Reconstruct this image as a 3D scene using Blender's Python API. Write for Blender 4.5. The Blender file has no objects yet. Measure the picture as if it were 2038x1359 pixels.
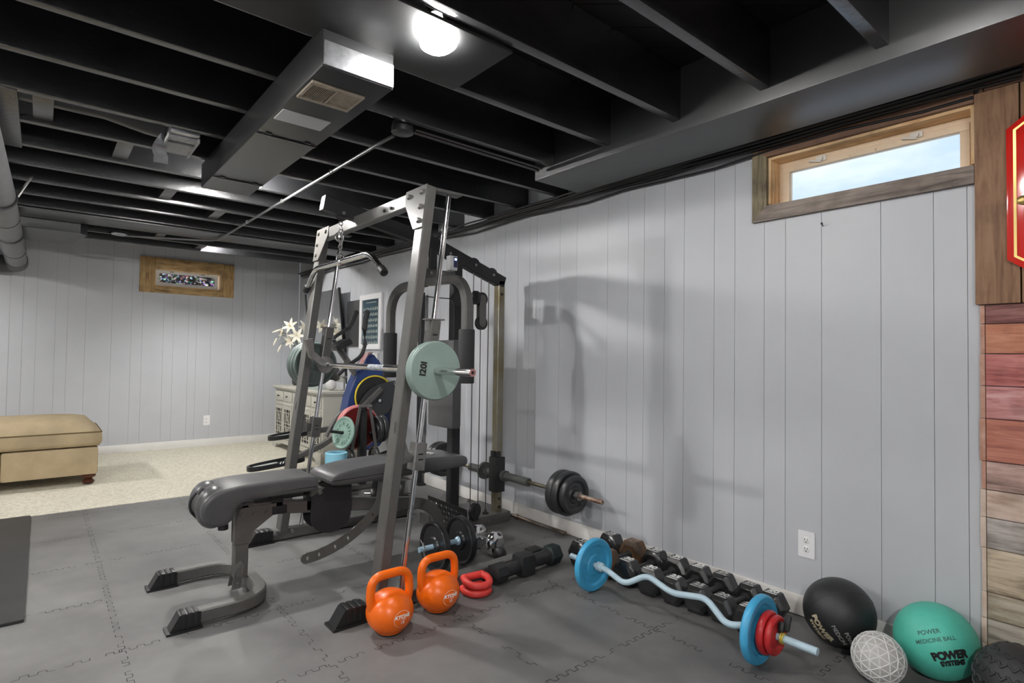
import bpy, bmesh, math, random
from mathutils import Vector, Matrix
from math import sin, cos, pi, radians
random.seed(7)
SC = bpy.context.scene
COL = SC.collection
V = Vector

# ------------------------------------------------------------------ materials
MATS = {}
def nodes_of(m):
    m.use_nodes = True
    nt = m.node_tree
    return nt, nt.nodes, nt.links, nt.nodes['Principled BSDF']
def ramp(N, stops):
    r = N.new('ShaderNodeValToRGB')
    e = r.color_ramp.elements
    while len(e) < len(stops): e.new(.5)
    for el, (p, c) in zip(e, stops):
        el.position = p; el.color = (*c, 1) if len(c) == 3 else c
    return r
def M(name, col, rough=.5, metal=0., spec=.5, var=0., vscale=8., bump=0., bscale=60., coat=0., stretch=(1,1,1), col2=None, rvar=0.):
    if name in MATS: return MATS[name]
    m = bpy.data.materials.new(name); MATS[name] = m
    nt, N, L, P = nodes_of(m)
    P.inputs['Base Color'].default_value = (*col, 1)
    P.inputs['Roughness'].default_value = rough
    P.inputs['Metallic'].default_value = metal
    P.inputs['Specular IOR Level'].default_value = spec
    if coat: P.inputs['Coat Weight'].default_value = coat; P.inputs['Coat Roughness'].default_value = .12
    tc = N.new('ShaderNodeTexCoord'); mp = N.new('ShaderNodeMapping'); mp.inputs['Scale'].default_value = stretch
    L.new(tc.outputs['Object'], mp.inputs['Vector'])
    if var or col2:
        n = N.new('ShaderNodeTexNoise'); n.inputs['Scale'].default_value = vscale; n.inputs['Detail'].default_value = 6; n.inputs['Roughness'].default_value = .62
        L.new(mp.outputs['Vector'], n.inputs['Vector'])
        c2 = col2 or tuple(min(1, c*(1+var)) for c in col)
        c1 = col if col2 else tuple(c*(1-var) for c in col)
        r = ramp(N, [(.32, c1), (.68, c2)])
        L.new(n.outputs['Fac'], r.inputs['Fac']); L.new(r.outputs['Color'], P.inputs['Base Color'])
        if rvar:
            mr = N.new('ShaderNodeMapRange'); mr.inputs['To Min'].default_value = rough-rvar; mr.inputs['To Max'].default_value = rough+rvar
            L.new(n.outputs['Fac'], mr.inputs['Value']); L.new(mr.outputs['Result'], P.inputs['Roughness'])
    if bump:
        n2 = N.new('ShaderNodeTexNoise'); n2.inputs['Scale'].default_value = bscale; n2.inputs['Detail'].default_value = 4
        L.new(mp.outputs['Vector'], n2.inputs['Vector'])
        b = N.new('ShaderNodeBump'); b.inputs['Strength'].default_value = bump; b.inputs['Distance'].default_value = .004
        L.new(n2.outputs['Fac'], b.inputs['Height']); L.new(b.outputs['Normal'], P.inputs['Normal'])
    return m
def wood(name, a, b, dark, axis, rough=.65, scale=1.0):
    """sawn board: grain along axis ('X','Y','Z'), knots and darker patches"""
    if name in MATS: return MATS[name]
    m = bpy.data.materials.new(name); MATS[name] = m
    nt, N, L, P = nodes_of(m)
    tc = N.new('ShaderNodeTexCoord'); mp = N.new('ShaderNodeMapping')
    s = [18*scale]*3; s['XYZ'.index(axis)] = 1.6*scale
    mp.inputs['Scale'].default_value = s
    L.new(tc.outputs['Object'], mp.inputs['Vector'])
    n = N.new('ShaderNodeTexNoise'); n.inputs['Scale'].default_value = 2.2; n.inputs['Detail'].default_value = 9; n.inputs['Roughness'].default_value = .68; n.inputs['Distortion'].default_value = .8
    L.new(mp.outputs['Vector'], n.inputs['Vector'])
    r = ramp(N, [(.33, dark), (.47, a), (.64, b)]); L.new(n.outputs['Fac'], r.inputs['Fac'])
    n2 = N.new('ShaderNodeTexNoise'); n2.inputs['Scale'].default_value = 7; n2.inputs['Detail'].default_value = 3
    L.new(tc.outputs['Object'], n2.inputs['Vector'])
    r2 = ramp(N, [(.3, (.45,.42,.4)), (.5, (1,1,1))]); L.new(n2.outputs['Fac'], r2.inputs['Fac'])
    mx = N.new('ShaderNodeMixRGB'); mx.blend_type = 'MULTIPLY'; mx.inputs['Fac'].default_value = .75
    L.new(r.outputs['Color'], mx.inputs['Color1']); L.new(r2.outputs['Color'], mx.inputs['Color2'])
    L.new(mx.outputs['Color'], P.inputs['Base Color'])
    P.inputs['Roughness'].default_value = rough
    b_ = N.new('ShaderNodeBump'); b_.inputs['Strength'].default_value = .35; b_.inputs['Distance'].default_value = .003
    L.new(n.outputs['Fac'], b_.inputs['Height']); L.new(b_.outputs['Normal'], P.inputs['Normal'])
    return m
def emit(name, col, s):
    m = bpy.data.materials.new(name); MATS[name] = m
    nt, N, L, P = nodes_of(m)
    P.inputs['Base Color'].default_value = (*col, 1)
    P.inputs['Emission Color'].default_value = (*col, 1); P.inputs['Emission Strength'].default_value = s
    return m

WALL = M('wall_paint', (.492,.507,.536), .42, var=.025, vscale=3, bump=.08, bscale=140)
WALLGAP = M('wall_groove', (.27,.275,.285), .7)
BASEW = M('baseboard_white', (.74,.73,.71), .4, var=.03)
BASEW2 = M('baseboard_dusty', (.68,.64,.60), .45, col2=(.78,.77,.76), vscale=5)
CEILB = M('ceiling_black', (.012,.0125,.0135), .30, spec=.9, var=.3, vscale=4, bump=.3, bscale=30)
JOISTB = M('joist_black', (.020,.0205,.022), .27, spec=1., var=.25, vscale=6, bump=.3, bscale=40)
DUCTB = M('duct_black', (.017,.0175,.019), .33, spec=.9, var=.2, vscale=5, bump=.15, bscale=9)
GALV = M('galvanized', (.45,.46,.48), .3, metal=.85, var=.25, vscale=30)
FRAME = M('frame_grey', (.098,.095,.090), .36, spec=.6, var=.12, vscale=14, bump=.1, bscale=200)
FRAMED = M('frame_dark', (.022,.022,.024), .5, spec=.35, var=.2, vscale=9)
CHROME = M('chrome', (.74,.74,.75), .13, metal=1., var=.12, vscale=25, rvar=.05)
RUST = M('rusty_steel', (.20,.09,.045), .5, metal=.6, col2=(.5,.42,.36), vscale=30, bump=.5, bscale=120)
BRASSY = M('tarnished_steel', (.34,.33,.29), .35, metal=.9, col2=(.22,.175,.085), vscale=3.5)
STEEL = M('dull_steel', (.30,.295,.29), .38, metal=.85, var=.25, vscale=20)
VINYL = M('black_vinyl', (.078,.078,.081), .34, spec=.5, var=.15, vscale=6, bump=.12, bscale=160)
FOAM = M('black_foam', (.032,.032,.034), .8, bump=.3, bscale=300)
RUBBER = M('black_rubber', (.020,.020,.021), .48, var=.25, vscale=12, bump=.15, bscale=150)
PLASTIC = M('black_plastic', (.014,.014,.015), .35)
PLATEB = M('black_plate', (.028,.029,.031), .34, spec=.5, var=.25, vscale=14, bump=.1, bscale=90)
MINT = M('mint_paint', (.25,.335,.305), .42, var=.10, vscale=6, bump=.1, bscale=90)
MINT2 = M('mint_iron', (.235,.36,.305), .40, var=.12, vscale=20)
BLUEP = M('blue_plate_paint', (.055,.36,.62), .38, var=.12, vscale=9, bump=.1, bscale=80)
LBLUE = M('pale_blue_paint', (.42,.56,.64), .38, var=.06, vscale=20, bump=.1, bscale=120)
LBLUE2 = M('blue_chrome', (.42,.62,.76), .3, metal=.3)
REDP = M('red_plate_paint', (.48,.022,.025), .35, var=.15, vscale=14, bump=.1, bscale=90)
REDV = M('red_vinyl', (.72,.055,.045), .45, var=.06, vscale=20)
ORANGE = M('orange_vinyl', (.90,.15,.004), .33, var=.03, vscale=9)
WHITE = M('white_paint', (.78,.78,.79), .4)
WHITEP = M('white_print', (.80,.80,.78), .5)
GREYP = M('worn_print', (.42,.42,.41), .6, var=.35, vscale=60)
HEXB = M('hex_rubber', (.016,.016,.0165), .24, spec=.7, var=.3, vscale=18, bump=.12, bscale=70)
HEXR = M('hex_rusty', (.022,.018,.015), .42, spec=.5, col2=(.15,.075,.03), vscale=14, bump=.2, bscale=70)
CREAMD = M('dresser_cream', (.50,.49,.43), .55, var=.06, vscale=8)
CREAMK = M('dresser_gap', (.035,.036,.034), .7)
TAN = M('tan_microfiber', (.40,.315,.195), .8, var=.14, vscale=4, bump=.12, bscale=250)
WOODD = M('turned_wood', (.075,.022,.010), .3, var=.3, vscale=20)
NAVY = M('navy_plastic', (.018,.045,.17), .33, var=.1)
YELL = M('yellow_band', (.72,.56,.04), .4)
BALLB = M('ball_black', (.018,.0185,.020), .42, var=.1, bump=.25, bscale=350)
BALLG = M('ball_green', (.085,.50,.385), .48, var=.12, vscale=7, bump=.25, bscale=300)
BALLW = M('ball_pearl', (.46,.45,.43), .42, var=.08)
BALLWR = M('ball_pearl_ridge', (.70,.70,.70), .38)
TYRE = M('tread_rubber', (.026,.027,.029), .55, var=.15, bump=.1)
BLACKINK = M('black_ink', (.012,.012,.013), .55)
FADEINK = M('faded_ink', (.030,.085,.075), .6)
FRAMEWIN = M('window_sash_white', (.72,.69,.64), .45, var=.03)
SASHPINE = M('sash_cream', (.78,.62,.44), .45, var=.06, vscale=10)
BARNH = wood('barn_wood_y', (.19,.10,.062), (.26,.15,.095), (.11,.058,.037), 'Y')
BARNZ = wood('barn_wood_z', (.235,.125,.068), (.30,.175,.10), (.15,.078,.043), 'Z')
BARNG = wood('barn_wood_grey', (.20,.165,.10), (.31,.25,.15), (.075,.06,.04), 'Z')
BARNGY = wood('barn_wood_grey_y', (.23,.19,.165), (.33,.27,.23), (.12,.09,.075), 'Y')
PINEX = wood('pine_x', (.46,.29,.12), (.58,.41,.20), (.17,.09,.035), 'X')
PINEZ = wood('pine_z', (.44,.27,.11), (.56,.39,.18), (.18,.10,.04), 'Z')
PINEJ = wood('pine_jamb', (.80,.54,.29), (.86,.64,.38), (.55,.28,.10), 'Y')
PINEJZ = wood('pine_jamb_z', (.80,.54,.29), (.86,.64,.38), (.55,.28,.10), 'Z')

# ------------------------------------------------------------------ mesh builder
class MB:
    def __init__(s): s.bm = bmesh.new(); s.mi = 0
    def _f(s, vs, smooth=False):
        try:
            f = s.bm.faces.new(vs); f.material_index = s.mi; f.smooth = smooth; return f
        except ValueError: return None
    def box(s, c, d, bev=0., rot=None, seg=2):
        """centre c, size d, optional Matrix rot"""
        r = bmesh.ops.create_cube(s.bm, size=1)
        vs = r['verts']
        for v in vs: v.co = V((v.co.x*d[0], v.co.y*d[1], v.co.z*d[2]))
        fs = set(f for v in vs for f in v.link_faces)
        if bev:
            es = list(set(e for f in fs for e in f.edges))
            rb = bmesh.ops.bevel(s.bm, geom=es, offset=min(bev, .49*min(d)), segments=seg, affect='EDGES', profile=.6)
            vs = set(rb['verts']); fs = set(rb['faces'])
            for f in list(fs):
                for v in f.verts: vs.add(v)
            # collect the whole island
            todo = list(vs); seen = set(vs)
            while todo:
                v = todo.pop()
                for e in v.link_edges:
                    o = e.other_vert(v)
                    if o not in seen: seen.add(o); todo.append(o)
            vs = seen; fs = set(f for v in vs for f in v.link_faces)
        for v in vs: v.co = (rot @ v.co if rot else v.co) + V(c)
        for f in fs: f.material_index = s.mi; f.smooth = bool(bev)
        return s
    def bb(s, a, b, bev=0.):
        a, b = V(a), V(b)
        d = b-a
        return s.box((a+b)/2, (abs(d.x), abs(d.y), abs(d.z)), bev)
    def ring(s, c, x, y, r, n):
        return [s.bm.verts.new(V(c)+x*(r*cos(2*pi*i/n))+y*(r*sin(2*pi*i/n))) for i in range(n)]
    def lathe(s, o, axis, prof, n=32, cap=True, smooth=True):
        """prof: list of (distance along axis, radius)"""
        a = V(axis).normalized()
        x = a.orthogonal().normalized()
        if abs(a.z) < .9: x = a.cross(V((0,0,1))).normalized()
        y = a.cross(x)
        rings = [s.ring(V(o)+a*t, x, y, max(r, 1e-5), n) for t, r in prof]
        for A, B in zip(rings, rings[1:]):
            for i in range(n): s._f([A[i], A[(i+1) % n], B[(i+1) % n], B[i]], smooth)
        if cap:
            if prof[0][1] > 1e-4: s._f(rings[0][::-1])
            if prof[-1][1] > 1e-4: s._f(rings[-1])
        return s
    def cyl(s, a, b, r, n=20, r2=None):
        a, b = V(a), V(b)
        return s.lathe(a, b-a, [(0, r), ((b-a).length, r if r2 is None else r2)], n)
    def sweep(s, pts, prof, up=(0,0,1), cap=True, smooth=True):
        """profile: list of (u,v): u along side vector, v along up-ish vector"""
        pts = [V(p) for p in pts]; n = len(pts); up = V(up); rings = []
        for i, p in enumerate(pts):
            t = ((pts[min(i+1, n-1)]-p).normalized() + (p-pts[max(i-1, 0)]).normalized())
            if t.length < 1e-6: t = pts[min(i+1, n-1)]-p
            t.normalize()
            sd = t.cross(up)
            if sd.length < 1e-4: sd = t.orthogonal()
            sd.normalize(); u2 = sd.cross(t).normalized()
            k = 1.
            if 0 < i < n-1:
                c = (pts[i+1]-p).normalized().dot((p-pts[i-1]).normalized())
                k = 1/max(.5, math.sqrt(max(0, (1+c)/2)))
            # widen only in the bend plane
            bend = ((pts[min(i+1, n-1)]-p).normalized() - (p-pts[max(i-1, 0)]).normalized())
            ku = kv = 1.
            if bend.length > 1e-4:
                bend.normalize(); ku = 1+(k-1)*abs(bend.dot(sd)); kv = 1+(k-1)*abs(bend.dot(u2))
            rings.append([s.bm.verts.new(p+sd*(a*ku)+u2*(b*kv)) for a, b in prof])
        m = len(prof)
        for A, B in zip(rings, rings[1:]):
            for i in range(m): s._f([A[i], A[(i+1) % m], B[(i+1) % m], B[i]], smooth)
        if cap: s._f(rings[0][::-1]); s._f(rings[-1])
        return s
    def tube(s, pts, r, n=12, up=(0,0,1), smooth=True):
        return s.sweep(pts, [(r*cos(2*pi*i/n), r*sin(2*pi*i/n)) for i in range(n)], up, True, smooth)
    def rtube(s, pts, w, h, up=(0,0,1), c=.006):
        """rectangular tube with small rounded corners"""
        a, b = w/2, h/2
        p = [(-a+c,-b),(a-c,-b),(a,-b+c),(a,b-c),(a-c,b),(-a+c,b),(-a,b-c),(-a,-b+c)]
        return s.sweep(pts, p, up, True, False)
    def prism(s, poly, t0, t1, plane='xz', smooth=False):
        """poly in a plane, extruded between t0 and t1 on the third axis"""
        def P(u, v, t): return {'xz': (u,t,v), 'yz': (t,u,v), 'xy': (u,v,t)}[plane]
        A = [s.bm.verts.new(P(u,v,t0)) for u, v in poly]; B = [s.bm.verts.new(P(u,v,t1)) for u, v in poly]
        n = len(poly)
        for i in range(n): s._f([A[i], A[(i+1) % n], B[(i+1) % n], B[i]], smooth)
        s._f(A[::-1]); s._f(B)
        return s
    def sphere(s, c, r, n=24, m=14, sc=(1,1,1)):
        c = V(c)
        top = s.bm.verts.new(c+V((0,0,r*sc[2]))); bot = s.bm.verts.new(c-V((0,0,r*sc[2])))
        R = []
        for j in range(1, m):
            a = pi*j/m
            R.append([s.bm.verts.new(c+V((r*sin(a)*cos(2*pi*i/n)*sc[0], r*sin(a)*sin(2*pi*i/n)*sc[1], r*cos(a)*sc[2]))) for i in range(n)])
        for i in range(n):
            s._f([top, R[0][i], R[0][(i+1) % n]], True); s._f([bot, R[-1][(i+1) % n], R[-1][i]], True)
            for A, B in zip(R, R[1:]): s._f([A[i], B[i], B[(i+1) % n], A[(i+1) % n]], True)
        return s
    def torus(s, c, axis, R, r, n=40, m=10, a0=0., a1=2*pi):
        a = V(axis).normalized()
        x = a.cross(V((0,0,1))).normalized() if abs(a.z) < .9 else V((1,0,0)); y = x.cross(a)
        full = abs(a1-a0-2*pi) < 1e-4
        rings = []
        for i in range(n + (0 if full else 1)):
            t = a0+(a1-a0)*i/n; d = x*cos(t)+y*sin(t)
            rings.append([s.bm.verts.new(V(c)+d*(R+r*cos(2*pi*j/m))+a*(r*sin(2*pi*j/m))) for j in range(m)])
        k = len(rings)
        for i in range(k if full else k-1):
            A, B = rings[i], rings[(i+1) % k]
            for j in range(m): s._f([A[j], A[(j+1) % m], B[(j+1) % m], B[j]], True)
        return s
    def quad(s, a, b, c, d): s._f([s.bm.verts.new(V(p)) for p in (a,b,c,d)]); return s
    def addmesh(s, vs, fs, smooth=False):
        vv = [s.bm.verts.new(V(v)) for v in vs]
        for f in fs: s._f([vv[i] for i in f], smooth)
        return s
    def xf(s, mat):
        bmesh.ops.transform(s.bm, matrix=mat, verts=s.bm.verts); return s

def wloc(o):
    p = V((0,0,0))
    while o is not None: p += o.location; o = o.parent
    return p
def build(name, mb, mats, parent=None, local=False, sub=0, autosmooth=True):
    """link the mesh as ONE object; coordinates are world unless local"""
    me = bpy.data.meshes.new(name)
    bmesh.ops.recalc_face_normals(mb.bm, faces=mb.bm.faces)
    off = V((0,0,0))
    if parent is not None and not local: off = wloc(parent)
    if parent is None and not local:
        co = [v.co for v in mb.bm.verts]
        lo = V((min(c[i] for c in co) for i in range(3))); hi = V((max(c[i] for c in co) for i in range(3)))
        off = V(((lo.x+hi.x)/2, (lo.y+hi.y)/2, lo.z))
    if off.length: bmesh.ops.translate(mb.bm, vec=-off, verts=mb.bm.verts)
    mb.bm.to_mesh(me); mb.bm.free()
    for m in (mats if isinstance(mats, (list, tuple)) else [mats]): me.materials.append(m)
    o = bpy.data.objects.new(name, me); COL.objects.link(o)
    if parent is not None: o.parent = parent
    elif not local: o.location = off
    if autosmooth:
        try: me.set_sharp_from_angle(angle=radians(38))
        except Exception: pass
    if sub:
        md = o.modifiers.new('sub', 'SUBSURF'); md.levels = sub; md.render_levels = sub
    return o
def tag(o, label=None, cat=None, group=None, kind=None):
    if label: o['label'] = label
    if cat: o['category'] = cat
    if group: o['group'] = group
    if kind: o['kind'] = kind
    return o
def thing(name, label, cat, loc=(0,0,0), group=None, rz=0.):
    o = bpy.data.objects.new(name, None); COL.objects.link(o); o.location = loc; o.rotation_euler = (0,0,rz)
    o.empty_display_size = .1
    return tag(o, label, cat, group)
def struct(name, mb, mats, parent=None):
    o = build(name, mb, mats, parent)
    o['kind'] = 'structure'
    return o
def dup(root, loc, label, rz=None, group=None):
    r = root.copy(); COL.objects.link(r); r.location = loc; r['label'] = label
    if rz is not None: r.rotation_euler = (0,0,rz)
    if group: r['group'] = group
    for ch in list(root.children):
        c = ch.copy(); COL.objects.link(c); c.parent = r
        for g in list(ch.children):
            d = g.copy(); COL.objects.link(d); d.parent = c
    return r
def textmesh(s, size, bold=0., shear=0., ext=0., align='CENTER', spacing=1.0, res=4):
    cu = bpy.data.curves.new('lettering', 'FONT'); cu.body = s; cu.size = size; cu.offset = bold*size; cu.shear = shear
    cu.align_x = align; cu.align_y = 'CENTER'; cu.extrude = ext; cu.space_character = spacing; cu.resolution_u = res
    ob = bpy.data.objects.new('lettering', cu); COL.objects.link(ob)
    dg = bpy.context.evaluated_depsgraph_get(); ev = ob.evaluated_get(dg); me = ev.to_mesh()
    bm = bmesh.new(); bm.from_mesh(me)
    ev.to_mesh_clear(); bpy.data.objects.remove(ob); bpy.data.curves.remove(cu)
    return bm
def add_text(mb, s, size, fn, cut=0., **kw):
    """lettering in the plane, mapped by fn(x, y, z) -> point"""
    bm = textmesh(s, size, **kw)
    bmesh.ops.triangulate(bm, faces=bm.faces)
    if cut:
        for _ in range(2):
            es = [e for e in bm.edges if e.calc_length() > cut]
            if es: bmesh.ops.subdivide_edges(bm, edges=es, cuts=1, use_grid_fill=False)
            bmesh.ops.triangulate(bm, faces=bm.faces)
    bm.verts.index_update()
    mb.addmesh([fn(*v.co) for v in bm.verts], [[v.index for v in f.verts] for f in bm.faces])
    bm.free()
def flat(mb, outer, holes, t0, t1, fn):
    """plate with real holes: 2D outlines filled by a curve, then mapped by fn(u, v, t)"""
    cu = bpy.data.curves.new('outline', 'CURVE'); cu.dimensions = '2D'; cu.fill_mode = 'BOTH'; cu.extrude = (t1-t0)/2
    for pl in [outer]+holes:
        sp = cu.splines.new('POLY'); sp.points.add(len(pl)-1); sp.use_cyclic_u = True
        for p, (u, v) in zip(sp.points, pl): p.co = (u, v, 0, 1)
    ob = bpy.data.objects.new('outline', cu); COL.objects.link(ob)
    dg = bpy.context.evaluated_depsgraph_get(); ev = ob.evaluated_get(dg); me = ev.to_mesh()
    vs = [fn(v.co.x, v.co.y, v.co.z+(t0+t1)/2) for v in me.vertices]; fs = [list(p.vertices) for p in me.polygons]
    ev.to_mesh_clear(); bpy.data.objects.remove(ob); bpy.data.curves.remove(cu)
    mb.addmesh(vs, fs)
def circ(cx, cy, r, n=20, a0=0., a1=2*pi, full=True):
    k = n if full else n-1
    return [(cx+r*cos(a0+(a1-a0)*i/k), cy+r*sin(a0+(a1-a0)*i/k)) for i in range(n)]
def bez(a, b, c, n=8):
    a, b, c = V(a), V(b), V(c)
    return [a*(1-t)**2+b*2*t*(1-t)+c*t*t for t in [i/n for i in range(n+1)]]
def fillet(pts, r, n=5):
    pts = [V(p) for p in pts]; out = [pts[0]]
    for p, q, s in zip(pts, pts[1:], pts[2:]):
        d1 = (p-q); d2 = (s-q); k = min(r, d1.length*.48, d2.length*.48)
        out += bez(q+d1.normalized()*k, q, q+d2.normalized()*k, n)
    return out+[pts[-1]]

# ------------------------------------------------------------------ camera
F_PX, W_PX = 1122., 2038.
yaw, pit, rol = radians(39.88), radians(1.48), radians(.8)
fw = V((sin(yaw)*cos(pit), cos(yaw)*cos(pit), sin(pit))); rt = V((cos(yaw), -sin(yaw), 0)); up = rt.cross(fw)
r_ = rt*cos(rol)+up*sin(rol); u_ = up*cos(rol)-rt*sin(rol)
cam = bpy.data.cameras.new('camera'); cam.sensor_width = 36; cam.lens = 36*F_PX/W_PX; cam.clip_start = .05
co = bpy.data.objects.new('camera', cam); COL.objects.link(co)
co.matrix_world = Matrix(((r_.x,u_.x,-fw.x,0),(r_.y,u_.y,-fw.y,0),(r_.z,u_.z,-fw.z,1.12),(0,0,0,1)))
SC.camera = co

# ------------------------------------------------------------------ setting
XW, YF, ZJ, ZC = 2.6, 7.5, 2.15, 2.38
LX, BY = -4.2, -2.2
# --- walls of vertical grooved panelling
def panel_wall(cuts, z1, holes, fn, lo, hi):
    """boards between cuts with a narrow groove; holes = (a0,a1,z0,z1); fn(a, z, depth) -> point"""
    mb = MB(); g = .0009
    for a, b in zip(cuts, cuts[1:]):
        ivs = [a+g, b-g]
        for h in holes:
            for e in (h[0], h[1]):
                if a+g < e < b-g: ivs.append(e)
        ivs.sort()
        for p, q in zip(ivs, ivs[1:]):
            zs = [(0., z1)]
            for h in holes:
                if p >= h[0]-1e-6 and q <= h[1]+1e-6: zs = [(0., h[2]), (h[3], z1)]
            for za, zb in zs:
                vs = [fn(x, z, d) for d in (0., .010) for x, z in ((p,za),(q,za),(q,zb),(p,zb))]
                mb.addmesh(vs, [(0,1,2,3),(4,5,6,7),(0,1,5,4),(1,2,6,5),(2,3,7,6),(3,0,4,7)])
    # backing behind the grooves and the rest of the wall thickness
    mb.mi = 1
    ivs = sorted({lo, hi, *[e for h in holes for e in (h[0], h[1])]})
    for p, q in zip(ivs, ivs[1:]):
        zs = [(0., z1)]
        for h in holes:
            if p >= h[0]-1e-6 and q <= h[1]+1e-6: zs = [(0., h[2]), (h[3], z1)]
        for za, zb in zs:
            vs = [fn(x, z, d) for d in (.0055, .14) for x, z in ((p,za),(q,za),(q,zb),(p,zb))]
            mb.addmesh(vs, [(0,1,2,3),(4,5,6,7),(0,1,5,4),(1,2,6,5),(2,3,7,6),(3,0,4,7)])
    return mb
gr = [.512,.614,.790,1.016,1.171,1.269,1.416,1.526,1.700,1.822,1.958,2.072,2.226,2.479,2.632,2.857,2.930,3.053,3.201]
rep = [.10,.155,.23,.11,.155,.12,.21,.14]
cuts = [BY,-1.95,-1.7,-1.45,-1.2,-.95,-.7,-.42,-.2,.05,.30]+gr
k = 0
while cuts[-1] < YF-.12:
    cuts.append(cuts[-1]+rep[k % 8]); k += 1
cuts[-1] = YF
W1 = (.487, 1.25, 1.837, 2.066)
struct('wall_right', panel_wall(cuts, ZC, [W1], lambda a, z, d: V((XW+d, a, z)), BY, YF), [WALL, WALLGAP])
gf = [-.146,-.042,.109,.207,.358,.585,.763,.866,1.069,1.169,1.322,1.406]
cf = []; k = 0; x = gf[0]
while x > LX+.3: x -= rep[k % 8]; k += 1; cf.insert(0, x)
cf.insert(0, LX); cf += gf
while cf[-1] < XW-.12: cf.append(cf[-1]+rep[k % 8]); k += 1
cf[-1] = XW
W2 = (.972, 1.655, 1.862, 2.058)
struct('wall_far', panel_wall(cf, ZC, [W2], lambda a, z, d: V((a, YF+d, z)), cf[0], XW), [WALL, WALLGAP])
for nm, fn, lo, hi in (('wall_left', lambda a, z, d: V((LX-d, a, z)), BY, YF), ('wall_back', lambda a, z, d: V((a, BY-d, z)), LX, XW)):
    n_ = int((hi-lo)/.2)
    struct(nm, panel_wall([lo+(hi-lo)*i/n_ for i in range(n_+1)], ZC, [], fn, lo, hi), [WALL, WALLGAP])
# --- floor slab, ceiling boards and joists
b = MB(); b.bb((LX,BY,-.12), (XW+.14, YF+.14, -.006)); struct('floor', b, M('concrete', (.2,.2,.2), .7, var=.1))
b = MB()
q_ = Matrix.Rotation(radians(-40.5), 3, 'Z'); t_ = -9.
while t_ < 9.:
    b.box(V((-.8,2.7,0))+q_ @ V((0,t_,0))+V((0,0,ZC+.01)), (16,.136,.02), 0, q_); t_ += .14
for pc, pn in (((LX,0,0),(-1,0,0)),((XW+.14,0,0),(1,0,0)),((0,BY,0),(0,-1,0)),((0,YF+.14,0),(0,1,0))):
    bmesh.ops.bisect_plane(b.bm, geom=b.bm.verts[:]+b.bm.edges[:]+b.bm.faces[:], plane_co=pc, plane_no=pn, clear_outer=True)
b.bb((LX,BY,ZC+.021), (XW+.14, YF+.14, ZC+.08))
ceil = struct('ceiling', b, CEILB)
for j in range(-5,17):
    yj = 1.02+.39*(j-2)
    if yj > YF-.05: continue
    b = MB(); b.bb((LX+.001, yj-.02, ZJ), (XW-.001, yj+.02, ZC-.001), .003)
    o = build('ceiling_joist', b, JOISTB, ceil)
# bridging pieces between joists
for (x, y) in ((-.02, 2.97), (.62, 4.14), (1.0, 4.53), (.3, 3.36), (.8, 5.7), (1.2, 6.1)):
    b = MB(); b.bb((x-.035, y+.02, ZJ+.012), (x+.035, y+.37, ZC-.002), .002)
    build('joist_blocking', b, JOISTB, ceil)
# bracing timber seen between joists at the near left
b = MB(); b.bb((-.205, 2.97, ZJ-.004), (-.10, 3.8, ZJ+.02), .003); build('joist_brace', b, JOISTB, ceil)
# sheet-metal pan closing a joist bay (two bays)
for (x0, x1, y0, y1) in ((LX+.1, 2.4, 5.33, 5.69), (-.2, 1.19, 1.44, 1.79)):
    b = MB(); b.bb((x0, y0, ZJ-.014), (x1, y1, ZJ-.002), .004)
    build('joist_bay_pan', b, DUCTB if x0 < -.5 else M('pan_black', (.012,.0125,.013), .5, spec=.4, bump=.3, bscale=12), ceil)
# soffit: boxed beam along the right wall
b = MB(); b.bb((2.092,BY+.01,2.10), (2.44, 2.325, ZC-.001), .005)
struct('trim_1', b, M('soffit_paint', (.032,.033,.035), .40, spec=1., var=.15, vscale=5, bump=.2, bscale=8))
# baseboards
def baseb(name, a, bx, mats):
    b = MB(); b.bb(a, bx, .004); return struct(name, b, mats)
baseb('baseboard_right', (XW-.014, .47, 0.), (XW-.0005, YF-.001, .088), BASEW2)
baseb('baseboard_far', (LX, YF-.014, 0.), (XW-.016, YF-.0005, .088), BASEW)

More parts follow.
